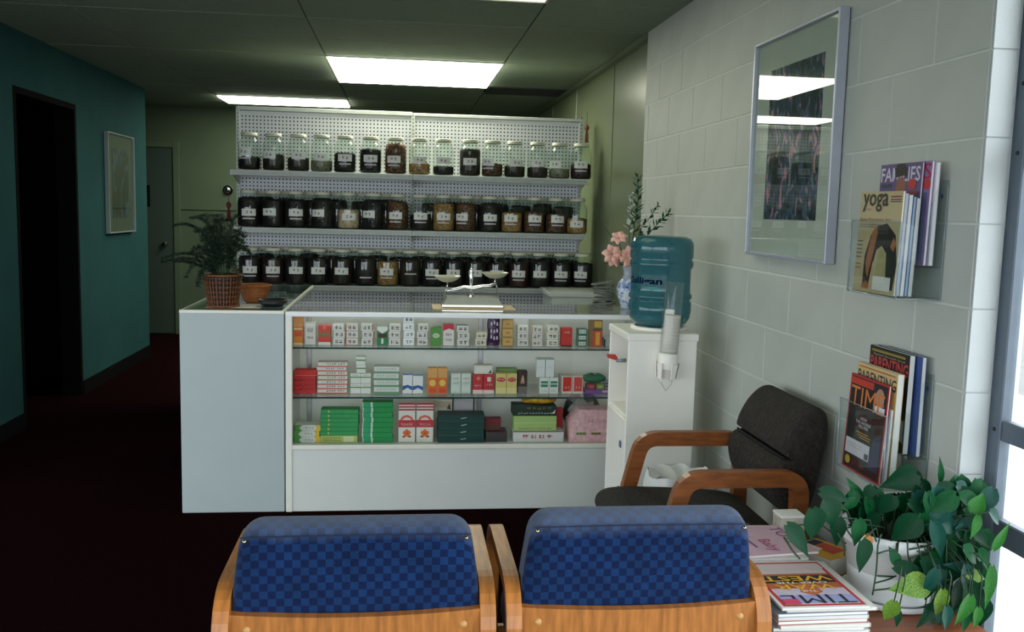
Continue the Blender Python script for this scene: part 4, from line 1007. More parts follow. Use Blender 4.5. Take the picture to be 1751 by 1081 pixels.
# ================================================================== chairs
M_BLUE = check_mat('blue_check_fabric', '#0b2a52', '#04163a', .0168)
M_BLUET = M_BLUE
def slab(name, mat, parent, xh0, xh1, z0, z1, yb0, yb1, th, n=40, rx=.05):
    """upholstered back: rounded slab, narrower at the top; yb0/yb1 = rear face y at bottom/top; UV in metres"""
    # loop round the section in (y, z): rear face up, over the top, front face down
    prof = []
    H_ = z1 - z0
    def rear(z): return yb0 + (yb1 - yb0) * (z - z0) / H_
    rz = .022
    for i in range(9): z = z0 + (H_ - rz) * i / 8; prof.append((rear(z) - .006 * math.sin(PI * i / 8), z))
    for a in (20, 45, 70): prof.append((rear(z1) + rz - rz * math.cos(math.radians(a)), z1 - rz + rz * math.sin(math.radians(a))))
    for f in (.2, .4, .6, .8): prof.append((rear(z1) + rz + (th - 2 * rz) * f, z1 + .006 * math.sin(PI * f)))
    for a in (70, 45, 20, 0): prof.append((rear(z1) + th - rz + rz * math.cos(math.radians(a)), z1 - rz + rz * math.sin(math.radians(a))))
    for i in range(1, 9): z = z1 - rz - (H_ - rz) * i / 8; prof.append((rear(z) + th, z))
    arcl = [0]
    for p, q in zip(prof, prof[1:]): arcl.append(arcl[-1] + math.hypot(p[0] - q[0], p[1] - q[1]))
    b = MB(); m = len(prof); uv = []
    # superellipse rounding of the ends
    us = [-1 + 2 * i / n for i in range(n + 1)]
    yc_of = lambda z: rear(z) + th / 2
    for i, u in enumerate(us):
        uu = math.copysign(1 - (1 - abs(u)) ** 1.6, u)
        for j, (y, z) in enumerate(prof):
            f = (z - z0) / H_
            xh = xh0 + (xh1 - xh0) * f
            e = max(0, (abs(uu) * xh - (xh - rx)) / rx)          # 0..1 inside the rounded end
            dz = (1 - math.sqrt(max(0, 1 - e * e))) * rx * max(0, (f - .55) / .45) ** 1.5
            squeeze = math.sqrt(max(.03, 1 - (e * .98) ** 4))
            yy = yc_of(z) + (y - yc_of(z)) * (.45 + .55 * squeeze)
            b.v.append((uu * xh, yy, z - dz)); uv.append((uu * xh + .4, arcl[j]))
    for i in range(n):
        for j in range(m - 1):
            b.f.append((i * m + j, (i + 1) * m + j, (i + 1) * m + j + 1, i * m + j + 1)); b.mi.append(0); b.sm.append(True)
    b.f.append(tuple(range(m))); b.mi.append(0); b.sm.append(False)
    b.f.append(tuple(n * m + j for j in range(m))[::-1]); b.mi.append(0); b.sm.append(False)
    me = b.mesh(name, mat)
    l = me.uv_layers.new(name='UVMap')
    for lp in me.loops: l.data[lp.index].uv = uv[lp.vertex_index]
    return ob(name, me, parent)
M_BRASS = pm('brass_tack', (.75, .6, .3), .25, metal=1, var=.05)
def blue_chair(label, cx, cy, rz, topz):
    t = thing('waiting_chair', label, 'chair', (cx, cy, 0), (0, 0, rz), 'blue waiting room chairs')
    W = .29
    for sx in (-1, 1):
        x = sx * (W - .0165)
        path = round_path([(x, 0, 0), (x, 0, .625), (x, .46, .63), (x, .50, 0)], .1, 7)
        MB().band(path, .033, .028, (1, 0, 0)).build('arm_frame', OAK, t)
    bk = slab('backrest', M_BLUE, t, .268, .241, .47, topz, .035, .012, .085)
    for sx in (-1, 1):
        MB().lathe([(0, .006), (.003, .004), (.0045, 0)], 10).build('tack', M_BRASS, bk, (sx * .226, .012, topz - .03), (PI / 2, 0, 0))
    b = MB(); n = 14
    for i in range(n): b.tube([(-.235 + .47 * i / n, .0105, topz - .022 + .002 * math.sin(3 * i / n)), (-.235 + .47 * (i + 1) / n, .0105, topz - .022 + .002 * math.sin(3 * (i + 1) / n))], .0014, 4, cap=False)
    b.build('seam', pm('dark_piping', '#1a2236', .9), bk)
    # curved wooden rail across the back
    rl = MB(); n = 16
    for k in range(n):
        u0, u1 = -1 + 2 * k / n, -1 + 2 * (k + 1) / n
        y0, y1 = -.008 + .012 * u0 * u0, -.008 + .012 * u1 * u1
        zt0, zt1 = .588 + .006 * u0 * u0, .588 + .006 * u1 * u1
        xa, xb = u0 * (W - .033), u1 * (W - .033)
        vs = [(xa, y0, .47), (xb, y1, .47), (xb, y1 + .022, .47), (xa, y0 + .022, .47), (xa, y0, zt0), (xb, y1, zt1), (xb, y1 + .022, zt1), (xa, y0 + .022, zt0)]
        fs = [(0, 3, 2, 1), (4, 5, 6, 7), (0, 1, 5, 4), (2, 3, 7, 6)] + ([(3, 0, 4, 7)] if k == 0 else []) + ([(1, 2, 6, 5)] if k == n - 1 else [])
        rl.add(vs, fs)
    ro = rl.build('back_rail', OAK, t)
    for sx in (-1, 1):
        MB().lathe([(0, .005), (.006, .004), (.0085, 0)], 12).build('wood_plug', pm('pale_plug', '#b98a4e', .4), ro, (sx * .222, .0005, .562), (PI / 2, 0, 0))
    MB().bbox(-.25, .25, .07, .5, .34, .46, .04, seg=3).build('seat', M_BLUE, t)
    for y in (.06, .46): MB().bbox(-W + .033, W - .033, y, y + .022, .28, .34, .003).build('stretcher', OAK, t)
blue_chair('blue checked armchair with a wooden frame, its back turned, beside the empty floor', -.085, 1.862, 0, .776)
blue_chair('blue checked armchair with a wooden frame, its back turned, beside the magazine table', .517, 1.862, 0, .788)

# brown armchair against the block wall
M_BROWN = mottled('brown_weave', ['#171412', '#2c2620', '#1e1b19', '#362e26'], 95, rough=.95, bump=.7)
M_RWOOD = pm('red_brown_wood', '#8a4f25', .38, var=.3, scale=10, stretch=(1.5, 8, 8))
t = thing('brown_armchair', 'dark brown upholstered wooden armchair standing against the block wall', 'armchair', (1.0, 2.91, 0))
ox, oy = -1.0, -2.91
for y, nm in ((2.66, 'near'), (3.165, 'far')):
    path = round_path([(.70 + ox, y + oy, 0), (.858 + ox, y + oy, .632), (1.222 + ox, y + oy, .632), (1.228 + ox, y + oy, 0)], .055, 6)
    fr_ = MB().band(path, .036, .05, (0, 1, 0)).build('arm_frame', M_RWOOD, t)
def extr_cushion(name, prof, y0, y1, mat, r=.04, n=12):
    """profile (x,z) swept across the chair, ends drawn in"""
    cx = sum(p[0] for p in prof) / len(prof); cz = sum(p[1] for p in prof) / len(prof)
    b = MB(); L = y1 - y0; stations = []
    for k in range(5): a = k / 4 * PI / 2; stations.append((y0 + r * (1 - math.sin(a)), 1 - .28 * (1 - math.sin(a + .0)) if False else 1 - .3 * (1 - math.cos(PI / 2 - a))))
    st = [(y0 + r * (1 - math.cos(a)), .72 + .28 * math.sin(a)) for a in [PI / 2 * k / 5 for k in range(6)]]
    st += [(y0 + r + (L - 2 * r) * k / n, 1) for k in range(1, n)]
    st += [(y1 - r * (1 - math.cos(a)), .72 + .28 * math.sin(a)) for a in [PI / 2 * (5 - k) / 5 for k in range(6)]]
    m = len(prof); vs = [(cx + (x - cx) * s + ox, y + oy, cz + (z - cz) * s) for y, s in st for x, z in prof]
    fs = [(i * m + j, i * m + (j + 1) % m, (i + 1) * m + (j + 1) % m, (i + 1) * m + j) for i in range(len(st) - 1) for j in range(m)]
    b.add(vs, fs, 0, True); b.add(vs, [tuple(range(m))[::-1], tuple((len(st) - 1) * m + j for j in range(m))], 0, False)
    return b.build(name, mat, t)
def smooth_loop(p, it=2):
    for _ in range(it):
        q = []
        for i in range(len(p)):
            a, b_ = p[i], p[(i + 1) % len(p)]
            q += [(a[0] * .75 + b_[0] * .25, a[1] * .75 + b_[1] * .25), (a[0] * .25 + b_[0] * .75, a[1] * .25 + b_[1] * .75)]
        p = q
    return p
back_prof = [(1.255, .465), (1.2, .50), (1.165, .555), (1.152, .615), (1.160, .655), (1.178, .672), (1.215, .678), (1.215, .682), (1.186, .690), (1.184, .705), (1.198, .75), (1.228, .802), (1.272, .842), (1.318, .835), (1.335, .79), (1.315, .66), (1.29, .52)]
extr_cushion('backrest', smooth_loop(back_prof, 2), 2.69, 3.135, M_BROWN)
MB().tube([(1.19 + ox, 2.71 + oy, .680), (1.186 + ox, 2.8 + oy, .680), (1.186 + ox, 3.02 + oy, .680), (1.19 + ox, 3.115 + oy, .680)], .004, 6).build('crease', pm('brown_piping', '#120f0d', .9), t)
seat_prof = [(.70, .385), (.675, .42), (.69, .458), (.74, .474), (.95, .468), (1.15, .455), (1.21, .43), (1.21, .37), (.95, .36), (.74, .36)]
so_ = extr_cushion('seat', smooth_loop(seat_prof, 2), 2.685, 3.14, M_BROWN)
MB().tube([(.765 + ox, 2.70 + oy, .47), (.762 + ox, 2.8 + oy, .4745), (.762 + ox, 3.0 + oy, .4745), (.765 + ox, 3.12 + oy, .47)], .003, 6).build('seam', pm('brown_piping', '#120f0d', .9), so_)
for x, z in ((.79, .34), (1.2, .34)): MB().bbox(x + ox, x + .03 + ox, 2.678 + oy, 3.147 + oy, z - .06, z, .003).build('stretcher', M_RWOOD, t)

# ================================================================== magazines
MAGM = {}
def mag(label, loc, rot, w, h, th, base, art=(), group=None, pages='#d9d8d2', name='magazine', back=None):
    """magazine standing upright: x along the width, z up, cover facing -y; art drawn in cover fractions"""
    t = thing(name, label, 'magazine', loc, rot, group)
    MB().bbox(-w / 2 + .001, w / 2 - .001, .0008, th - .0008, .001, h - .001, .0006).build('page_block', pm('pages_' + pages[1:], pages, .8, var=.05, scale=6, stretch=(1, 200, 1)), t)
    cv = MB().box(-w / 2, w / 2, 0, .0008, 0, h).box(-w / 2 - .0006, -w / 2 + .0006, 0, th, 0, h).box(-w / 2, w / 2, th - .0008, th, 0, h, 1)
    co = cv.build('cover', [pc(base), pc(back or base)], t)
    pr = MB(); pm_ = []; lt = {}
    for k, a in enumerate(art):
        e = -.0003 - .00012 * k
        if a[0] == 't':
            _, word, u0, u1, v0, v1, hx = a
            vs, fs = text_geo(word, .014 if word in ('WAR', 'WEST', 'PARENTING', 'FAMILIES', 'yoga', 'OVER THE') else 0.); b = lt.setdefault(hx, MB())
            b.add([(-w / 2 + w * (u0 + (u1 - u0) * u), e - .00005, h * (v0 + (v1 - v0) * v)) for u, v in vs], fs)
        else:
            m = pc(a[-1])
            if m not in pm_: pm_.append(m)
            i = pm_.index(m)
            if a[0] == 'o':
                _, cu, cv_, ru, rv_, hx = a; n = 20
                P = [(cu + ru * math.cos(2 * PI * q / n), cv_ + rv_ * math.sin(2 * PI * q / n)) for q in range(n)]
            elif a[0] == 'p': P = a[1]
            else: P = [(a[0], a[2]), (a[1], a[2]), (a[1], a[3]), (a[0], a[3])]
            pr.add([(-w / 2 + w * u, e, h * v) for u, v in P], [tuple(range(len(P)))], i)
    if pm_: pr.build('cover_print', pm_, co)
    for hx, b in lt.items(): b.build('lettering', pc(hx), co)
    return t
ACR = glass_mat('clear_acrylic', (.95, .97, .97), 1.25, .03)
ACE = pm('acrylic_edge', '#8f9a9b', .2, var=.1)
def rack(label, z0, z1, zmid, lean):
    """two pocket wall rack, local x = along the wall towards the window, y = into the wall"""
    t = thing('magazine_rack', label, 'magazine rack', (XR, 2.335, z0), (0, 0, -PI / 2), 'clear wall racks')
    w = .128; e = .0025; zt = z1 - z0; zm = zmid - z0
    MB().box(-w, w, -.005, -.0015, 0, zt).build('back_plate', ACR, t)
    MB().box(-w, w, -.122, -.119, 0, .195).build('front_plate', ACR, t)
    MB().box(-w, w, -.119, -.005, 0, .003).build('floor_plate', ACR, t)
    MB().box(-w, w, -.062, -.059, zm - .03, zm + .12).build('middle_plate', ACR, t)
    MB().box(-w, w, -.059, -.005, zm, zm + .003).build('upper_floor_plate', ACR, t)
    for sx in (-1, 1):
        sp = MB().prism([(-.122, 0), (-.005, 0), (-.005, zt), (-.02, zt), (-.062, zm + .13), (-.066, zm + .1), (-.122, .195)], sx * w - e / 2, sx * w + e / 2, 'x').build('side_plate', ACR, t)
        MB().tube([(sx * w, -.122, 0), (sx * w, -.122, .195)], .0022, 6).build('edge_strip', ACE, t)
        MB().tube([(sx * w, -.122, .001), (sx * w, -.003, .001)], .0018, 6).build('edge_strip', ACE, t)
        MB().tube([(sx * w, -.004, 0), (sx * w, -.004, zt)], .0016, 6).build('edge_strip', ACE, t)
        MB().lathe([(0, .003), (.005, .002), (.006, 0)], 10).build('screw', pm('blue_screw', '#2b3a7a', .4), t, (sx * (w - .02), -.005, zt - .04), (PI / 2, 0, 0))
    MB().tube([(-w, -.122, .001), (w, -.122, .001)], .0018, 6).build('edge_strip', ACE, t)
    MB().tube([(-w, -.122, .195), (w, -.122, .195)], .0012, 6).build('edge_strip', ACE, t)
rack('clear wall rack of magazines mounted beside the framed picture', 1.228, 1.53, 1.309, 0)
rack('clear wall rack of magazines mounted low above the leafy plant', .73, 1.035, .812, 0)
RM = -PI / 2
def rmag(label, y, x, z, w, h, th, base, art, group, lean=0., **kw):
    return mag(label, (x, y, z), (lean, 0, RM), w, h, th, base, art, group, **kw)
GU, GL, GT_ = 'magazines in the upper wall rack', 'magazines in the lower wall rack', 'magazines on the side table'
# front pocket of the upper rack
YOGA = [('p', [(.22, .05), (.36, .05), (.47, .42), (.34, .58), (.22, .36)], '#17130f'), ('p', [(.34, .56), (.45, .66), (.70, .69), (.92, .58), (1.0, .3), (.95, .05), (.78, .05), (.74, .4), (.62, .47), (.5, .43), (.45, .3)], '#15120f'),
        ('p', [(.26, .3), (.36, .6), (.45, .66), (.5, .6), (.44, .42), (.34, .14), (.28, .2)], '#a2653c'), ('p', [(.2, .06), (.32, .12), (.4, .06), (.36, .03), (.2, .04)], '#a2653c'), ('p', [(.88, .56), (.96, .5), (.9, .42), (.82, .46)], '#a2653c'), ('p', [(.52, .16), (.74, .16), (.7, .42), (.58, .46), (.54, .34)], '#a89f6c'),
        (.48, .9, .035, .17, '#d8d6cc'), ('t', 'yoga', .06, .68, .80, .98, '#2a2622'), ('t', 'JOURNAL', .1, .3, .815, .83, '#2a2622'), ('t', 'Best Practices, Inc.', .04, .8, .70, .74, '#8a2f28'), (.04, .6, .67, .68, '#8a8270'), (.04, .5, .645, .655, '#8a8270'),
        (.74, .98, .94, .955, '#8a4030'), (.74, .98, .915, .925, '#55504a'), (.74, .98, .895, .905, '#55504a'), (.02, .16, .5, .51, '#55504a'), (.02, .16, .46, .47, '#55504a'), (.02, .16, .42, .43, '#55504a'), (.02, .16, .38, .39, '#55504a'), (.02, .16, .34, .35, '#55504a'), (.02, .16, .27, .28, '#a06050'), (.02, .16, .23, .24, '#a06050')]
rmag('tan yoga magazine with a bending figure, front of the upper wall rack', 2.338, 1.245, 1.233, .215, .268, .006, '#b9a97f', YOGA, GU, lean=-.03)
PGC = ['#a9aebb', '#c9cac6', '#8f9db0', '#b9bab6']
for k, (hx, bk_) in enumerate([('#c9cdd6', '#7d86ab'), ('#e2e2de', '#e2e2de'), ('#3f6a9a', '#2f5a8a'), ('#d5d5d0', '#d5d5d0')]):
    rmag(['pale lilac magazine just behind the tan yoga magazine', 'white magazine second behind the tan yoga magazine', 'blue magazine third behind the tan yoga magazine', 'grey white magazine last in the front pocket of upper rack'][k], 2.336 - .002 * k, 1.2525 + .0095 * k, 1.2335, .212, .262 - .004 * k, .008, hx, (), GU, lean=-.03, back=bk_, pages=PGC[k])
FAM = [('t', 'FAMILIES', .02, .97, .82, .965, '#cfc6d4'), ('p', [(.4, .56), (.62, .56), (.66, .68), (.64, .8), (.6, .86), (.44, .86), (.4, .76)], '#8d5744'), ('p', [(.38, .86), (.36, .94), (.42, 1.0), (.58, 1.0), (.66, .95), (.66, .86), (.6, .88), (.5, .87)], '#14100f'), ('p', [(.34, .56), (.4, .5), (.7, .5), (.76, .56), (.6, .58), (.44, .58)], '#6d3f33'),
       ('o', .8, .79, .1, .055, '#b5302f'), (.04, .3, .76, .80, '#33384f'), (.72, .95, .68, .72, '#8a3040'), (.05, .95, .05, .5, '#5a5a86')]
rmag('purple magazine with a smiling face in the back pocket of the upper rack', 2.35, 1.303, 1.3135, .205, .262, .006, '#5d4c78', FAM, GU, lean=-.02)
rmag('purple magazine with a large red letter, set nearer the window in upper rack', 2.326, 1.3115, 1.3135, .215, .264, .008, '#8b6f9e', [('t', 'S', .84, 1.0, .83, .98, '#b5283a'), ('o', .93, .78, .08, .05, '#c23a3a'), (.05, .95, .05, .7, '#5d6590')], GU, pages='#e6e2e4', lean=-.02)
rmag('white edged magazine against the back plate of the upper rack', 2.322, 1.3225, 1.3135, .22, .26, .011, '#c9c3cc', (), GU, pages='#efeaec', lean=-.01)
# lower rack
TIME1 = [(.03, .97, .02, .98, '#0c0a0a'), (0, .62, .9, .97, '#b5301f'), ('p', [(.62, .7), (.97, .7), (.97, .95), (.62, .95)], '#1c1a22'), ('o', .8, .84, .11, .1, '#a9826a'), (.66, .95, .7, .76, '#c9c9cf'), ('t', 'TIME', .05, .93, .68, .885, '#c9712e'),
         ('t', 'HOW', .38, .55, .555, .585, '#d9dbe0'), ('t', 'THE UNIVERSE', .26, .66, .515, .545, '#d9dbe0'), ('t', 'WILL END', .34, .6, .475, .505, '#d9dbe0'), (.3, .62, .42, .43, '#b08a3a'), (.34, .7, .395, .405, '#b08a3a'), (.4, .68, .37, .38, '#b08a3a'),
         ('p', [(.7, .1), (.95, .1), (.95, .5), (.75, .42)], '#2a2c4a'), (.06, .7, .17, .33, '#c6c3c6'), (.58, .68, .18, .24, '#3a3a44'), (.1, .5, .28, .285, '#8a8890'), (.1, .5, .25, .255, '#8a8890'), ('o', .16, .1, .07, .045, '#b59a2c'), ('t', 'SPECIAL', .28, .62, .07, .12, '#7a2030')]
rmag('black and red news magazine at the front of the lower wall rack', 2.338, 1.243, .736, .205, .264, .005, '#a8262a', TIME1, GL, lean=-.05)
PAR1 = [(0, 1, .68, .97, '#c9a96a'), ('t', 'PARENTING', .03, .98, .83, .94, '#20304a'), (.05, .95, .965, .975, '#9a4a30'), (.1, .9, .1, .6, '#b98a4a')]
rmag('tan magazine with dark blue lettering in the lower wall rack', 2.337, 1.268, .739, .213, .292, .018, '#cbb07a', PAR1, GL, lean=-.02)
rmag('thin white magazine bent forward in the lower wall rack', 2.33, 1.2575, .738, .2, .2, .004, '#d2d3d6', [(.5, .95, .3, .9, '#c9cbe0'), (.6, .9, .15, .3, '#d8cfb0')], GL, lean=-.03)
PAR2 = [(.0, 1, .72, .86, '#15120f'), ('t', 'PARENTING', .03, .98, .77, .9, '#c23a3c'), (.05, .9, .945, .97, '#8a7a30'), ('t', 'Special Growth Issue', .1, .9, .905, .93, '#b9a36a'), (.1, .9, .1, .6, '#2c3a5a')]
rmag('black magazine with red lettering in the back pocket of the lower rack', 2.345, 1.307, .8165, .205, .262, .016, '#1a1512', PAR2, GL, lean=-.01)
rmag('blue backed magazine against the back plate of the lower rack', 2.33, 1.329, .8165, .228, .262, .012, '#2f4a8c', [(.05, .5, .1, .9, '#c9cdd6')], GL, back='#2f4a8c')

# ================================================================== side table
TZ = .492
t = thing('side_table', 'low wooden corner table carrying magazines and the leafy plant', 'table', (1.085, 2.16, 0))
M_TAB = pm('table_wood', '#8a4f2e', .4, var=.25, scale=8, stretch=(1, 8, 1))
MB().bbox(-.272, .265, -.268, .29, TZ - .03, TZ, .004).build('table_top', M_TAB, t)
for sx in (-1, 1):
    for sy in (-1, 1): MB().bbox(sx * .24 - .02 - .008, sx * .24 + .02 - .008, sy * .235 - .02, sy * .235 + .02, 0, TZ - .03, .003).build('leg', M_TAB, t)
for sy in (-1, 1): MB().bbox(-.228, .212, sy * .235 - .008, sy * .235 + .008, TZ - .09, TZ - .03, .002).build('apron', M_TAB, t)
for sx in (-1, 1): MB().bbox(sx * .24 - .016, sx * .24, -.215, .215, TZ - .09, TZ - .03, .002).build('apron', M_TAB, t)
def flat(label, cx, cy, z, w, h, th, base, art, ang, upside=True, **kw):
    """magazine lying with its cover up; ang = turn on the table"""
    a = (PI if upside else 0) + ang
    # local origin is bottom middle of the cover; lying, +z(local)->away from reader
    dx, dy = -math.sin(a) * -h / 2, -math.cos(a) * h / 2
    ox_, oy_ = cx - (-math.sin(a)) * h / 2, cy - math.cos(a) * h / 2
    return mag(label, (ox_, oy_, z + th), (-PI / 2, 0, a), w, h, th, base, art, GT_, **kw)
z = TZ + .0005
PL = ['#d9d8d2', '#cfcfca', '#e0ded6', '#d4d0c6']
for k, (dx, dy, an, th, hx) in enumerate([(.0, .0, .0, .007, '#8aa0b5'), (.004, .003, .02, .008, '#c9c6bd'), (-.004, .004, -.03, .008, '#b5b9c0'), (.003, -.002, .01, .009, '#d0cdc6'), (-.003, .002, .02, .009, '#a8433f'), (.0, .002, .0, .009, '#c9c5be'), (-.004, .0, .015, .008, '#7d8a9c'), (.02, .004, .0, .008, '#d9d6d0')]):
    flat('white edged magazine, %s from the bottom under the warlike cover' % ORD[k], .945 + dx, 2.025 + dy, z, .212, .272, th, hx, (), an, pages=PL[k % 4]); z += th + .0004
WEST = [(.02, .98, .02, .98, '#c8c4c0'), (.035, .965, .03, .97, '#b5262a'), (.075, .925, .06, .94, '#c9b9b8'), (.075, .925, .3, .62, '#a85a34'), (.075, .925, .34, .5, '#2a1a18'), (.1, .9, .62, .76, '#b9aebf'), (.075, .925, .76, .92, '#8f95bd'), ('p', [(.4, .5), (.56, .5), (.62, .7), (.5, .78), (.36, .7)], '#b5653c'), (.06, .3, .08, .2, '#c9b9b8'),
        ('t', 'TIME', .1, .9, .76, .93, '#1d1c2a'), ('t', 'THE', .42, .6, .66, .7, '#e6e2dc'), ('t', 'WAR', .16, .86, .54, .645, '#d9a52c'), ('t', 'OVER THE', .2, .8, .485, .525, '#e6e2dc'), ('t', 'WEST', .1, .92, .36, .47, '#d9a52c'), (.74, .92, .84, .94, '#c23a5a')]
flat('news magazine with yellow and white lettering and red border topping the pile', .948, 2.02, z, .208, .27, .006, '#d2d0cc', WEST, .0)
z = TZ + .0005
for k, (dx, dy, an, th, hx) in enumerate([(0, 0, 0, .012, '#c9c6bd'), (.006, .0, .03, .012, '#6a7a4a'), (-.004, .003, -.04, .012, '#c9b06a'), (.0, .004, .02, .012, '#d9d6d0'), (.004, 0, .0, .012, '#b9b5ae'), (-.004, .003, -.02, .012, '#d2cfc8')]):
    flat('closed magazine, %s from the bottom under the pink cover' % ORD[k], .94 + dx, 2.30 + dy, z, .208, .25, th, hx, (), an, pages=PL[(k + 1) % 4]); z += th + .0004
PINK = [(.0, 1, .0, 1, '#c9a5b4'), ('o', .3, .25, .2, .2, '#c98a5e'), ('p', [(.0, .0), (.5, .05), (.42, .3), (.2, .5), (0, .4)], '#cf9a72'), ('o', .18, .3, .07, .08, '#e0d8cc'), (.5, .7, .3, .36, '#7a5a80'), (.5, .75, .42, .45, '#7a5a80'), ('t', 'Baby', .5, .9, .5, .66, '#a3426a'), ('t', 'TOTAL', .1, .9, .82, .95, '#7a4a78')]
flat('pink magazine with a bare shoulder picture topping the rear pile', .935, 2.29, z, .206, .262, .007, '#c9a5b4', PINK, -1.45, upside=False)
flat('yellow and red magazine lying under the leafy plant', 1.135, 2.3, TZ + .0005, .11, .13, .05, '#d9a52c', [(.1, .6, .3, .8, '#c8452a'), (.5, .95, .1, .5, '#e0d8c8'), (.1, .5, .05, .28, '#23284a')], .5)
t = thing('white_carton', 'small white carton with brown specks standing behind the magazines', 'box', (1.085, 2.415, TZ))
MB().bbox(-.035, .035, -.03, .03, 0, .105, .003).build('carton', pm('speckled_card', '#b5b2a2', .6, var=.15, scale=60), t)
MB().bbox(-.036, .036, -.031, .031, .1055, .114, .002).build('lid', PAPER, t)

# ================================================================== leafy plant
PX, PY = 1.215, 2.095
t = thing('potted_pothos', 'trailing green leafy plant in a white pot on the corner table', 'potted plant', (PX, PY, TZ + .0005))
M_POT = pm('white_pot', '#dcdfde', .35, var=.03)
ni = 40
pot = MB().lathe([(0, .012), (.088, .01), (.094, .014), (.117, .15), (.125, .152), (.128, .158), (.128, .183), (.124, .186), (.116, .184), (.112, .15), (.1, .02)], ni).build('pot', M_POT, t)
MB().lathe([(0, .002), (.098, .001), (.112, .006), (.12, .022), (.116, .022), (.098, .008), (0, .007)], ni).build('saucer', M_POT, t)
MB().lathe([(0, .165), (.06, .168), (.114, .16)], 24).build('soil', pm('dark_soil', (.012, .009, .007)), t)
M_LEAF = [pm('leaf_dark', '#07341d', .42, var=.25, scale=20, spec=.12), pm('leaf_mid', '#0b4522', .42, var=.25, scale=20, spec=.12), pm('leaf_teal', '#104338', .42, var=.2, scale=20, spec=.18), pm('leaf_bright', '#25661f', .45, var=.3, scale=25, spec=.25), mottled('leaf_variegated', ['#14481e', '#2f6a22', '#7f9434', '#1f5a26'], 40, rough=.45, bump=0, vor=False, spec=.25), pm('leaf_dead', '#b5772c', .7, var=.3)]
def leaf_mesh(narrow, curl, mi):
    b = MB(); n = 9
    for i in range(n + 1):
        s = i / n
        wv = narrow * (math.sin(PI * (s ** .62)) * (1 - .25 * s)) * .5
        if i == 0: wv = narrow * .12
        back = -.09 * (1 - s) ** 6
        zc = -curl * s * s
        fold = .18 * wv
        b.v += [(-wv, s + (back if i < 3 else 0) * 1.0, zc + fold * 1.6), (-wv * .5, s + back * .4, zc + fold * .75), (0, s, zc), (wv * .5, s + back * .4, zc + fold * .75), (wv, s + back, zc + fold * 1.6)]
    for i in range(n):
        for j in range(4): b.f.append((i * 5 + j, i * 5 + j + 1, (i + 1) * 5 + j + 1, (i + 1) * 5 + j)); b.mi.append(0); b.sm.append(True)
    return b.mesh('leaf', M_LEAF[mi])
LEAFM = {}
def leaf(p, L, ang, kind, wide=.8, tiltn=.45, curl=.25, rnd=random.Random(3)):
    key = (round(wide, 1), round(curl, 1), kind)
    if key not in LEAFM: LEAFM[key] = leaf_mesh(*key)
    a = math.radians(ang)
    tip = Vector((math.cos(a), rnd.uniform(-.35, .25), -math.sin(a))).normalized()
    nrm = Vector((rnd.uniform(-.35, .35), -1, tiltn + rnd.uniform(-.2, .3)))
    nrm = (nrm - tip * nrm.dot(tip)).normalized(); sd = tip.cross(nrm)
    M = Matrix((sd, tip, nrm)).transposed().to_4x4()
    base = Vector(p) - tip * L * .5
    base.x = min(base.x, (XR - .02 if base.y > 2.06 else 1.40))
    o = ob('leaf', LEAFM[key], t)
    o.matrix_local = Matrix.Translation(base - t.location) @ M @ Matrix.Scale(L, 4)
    return base
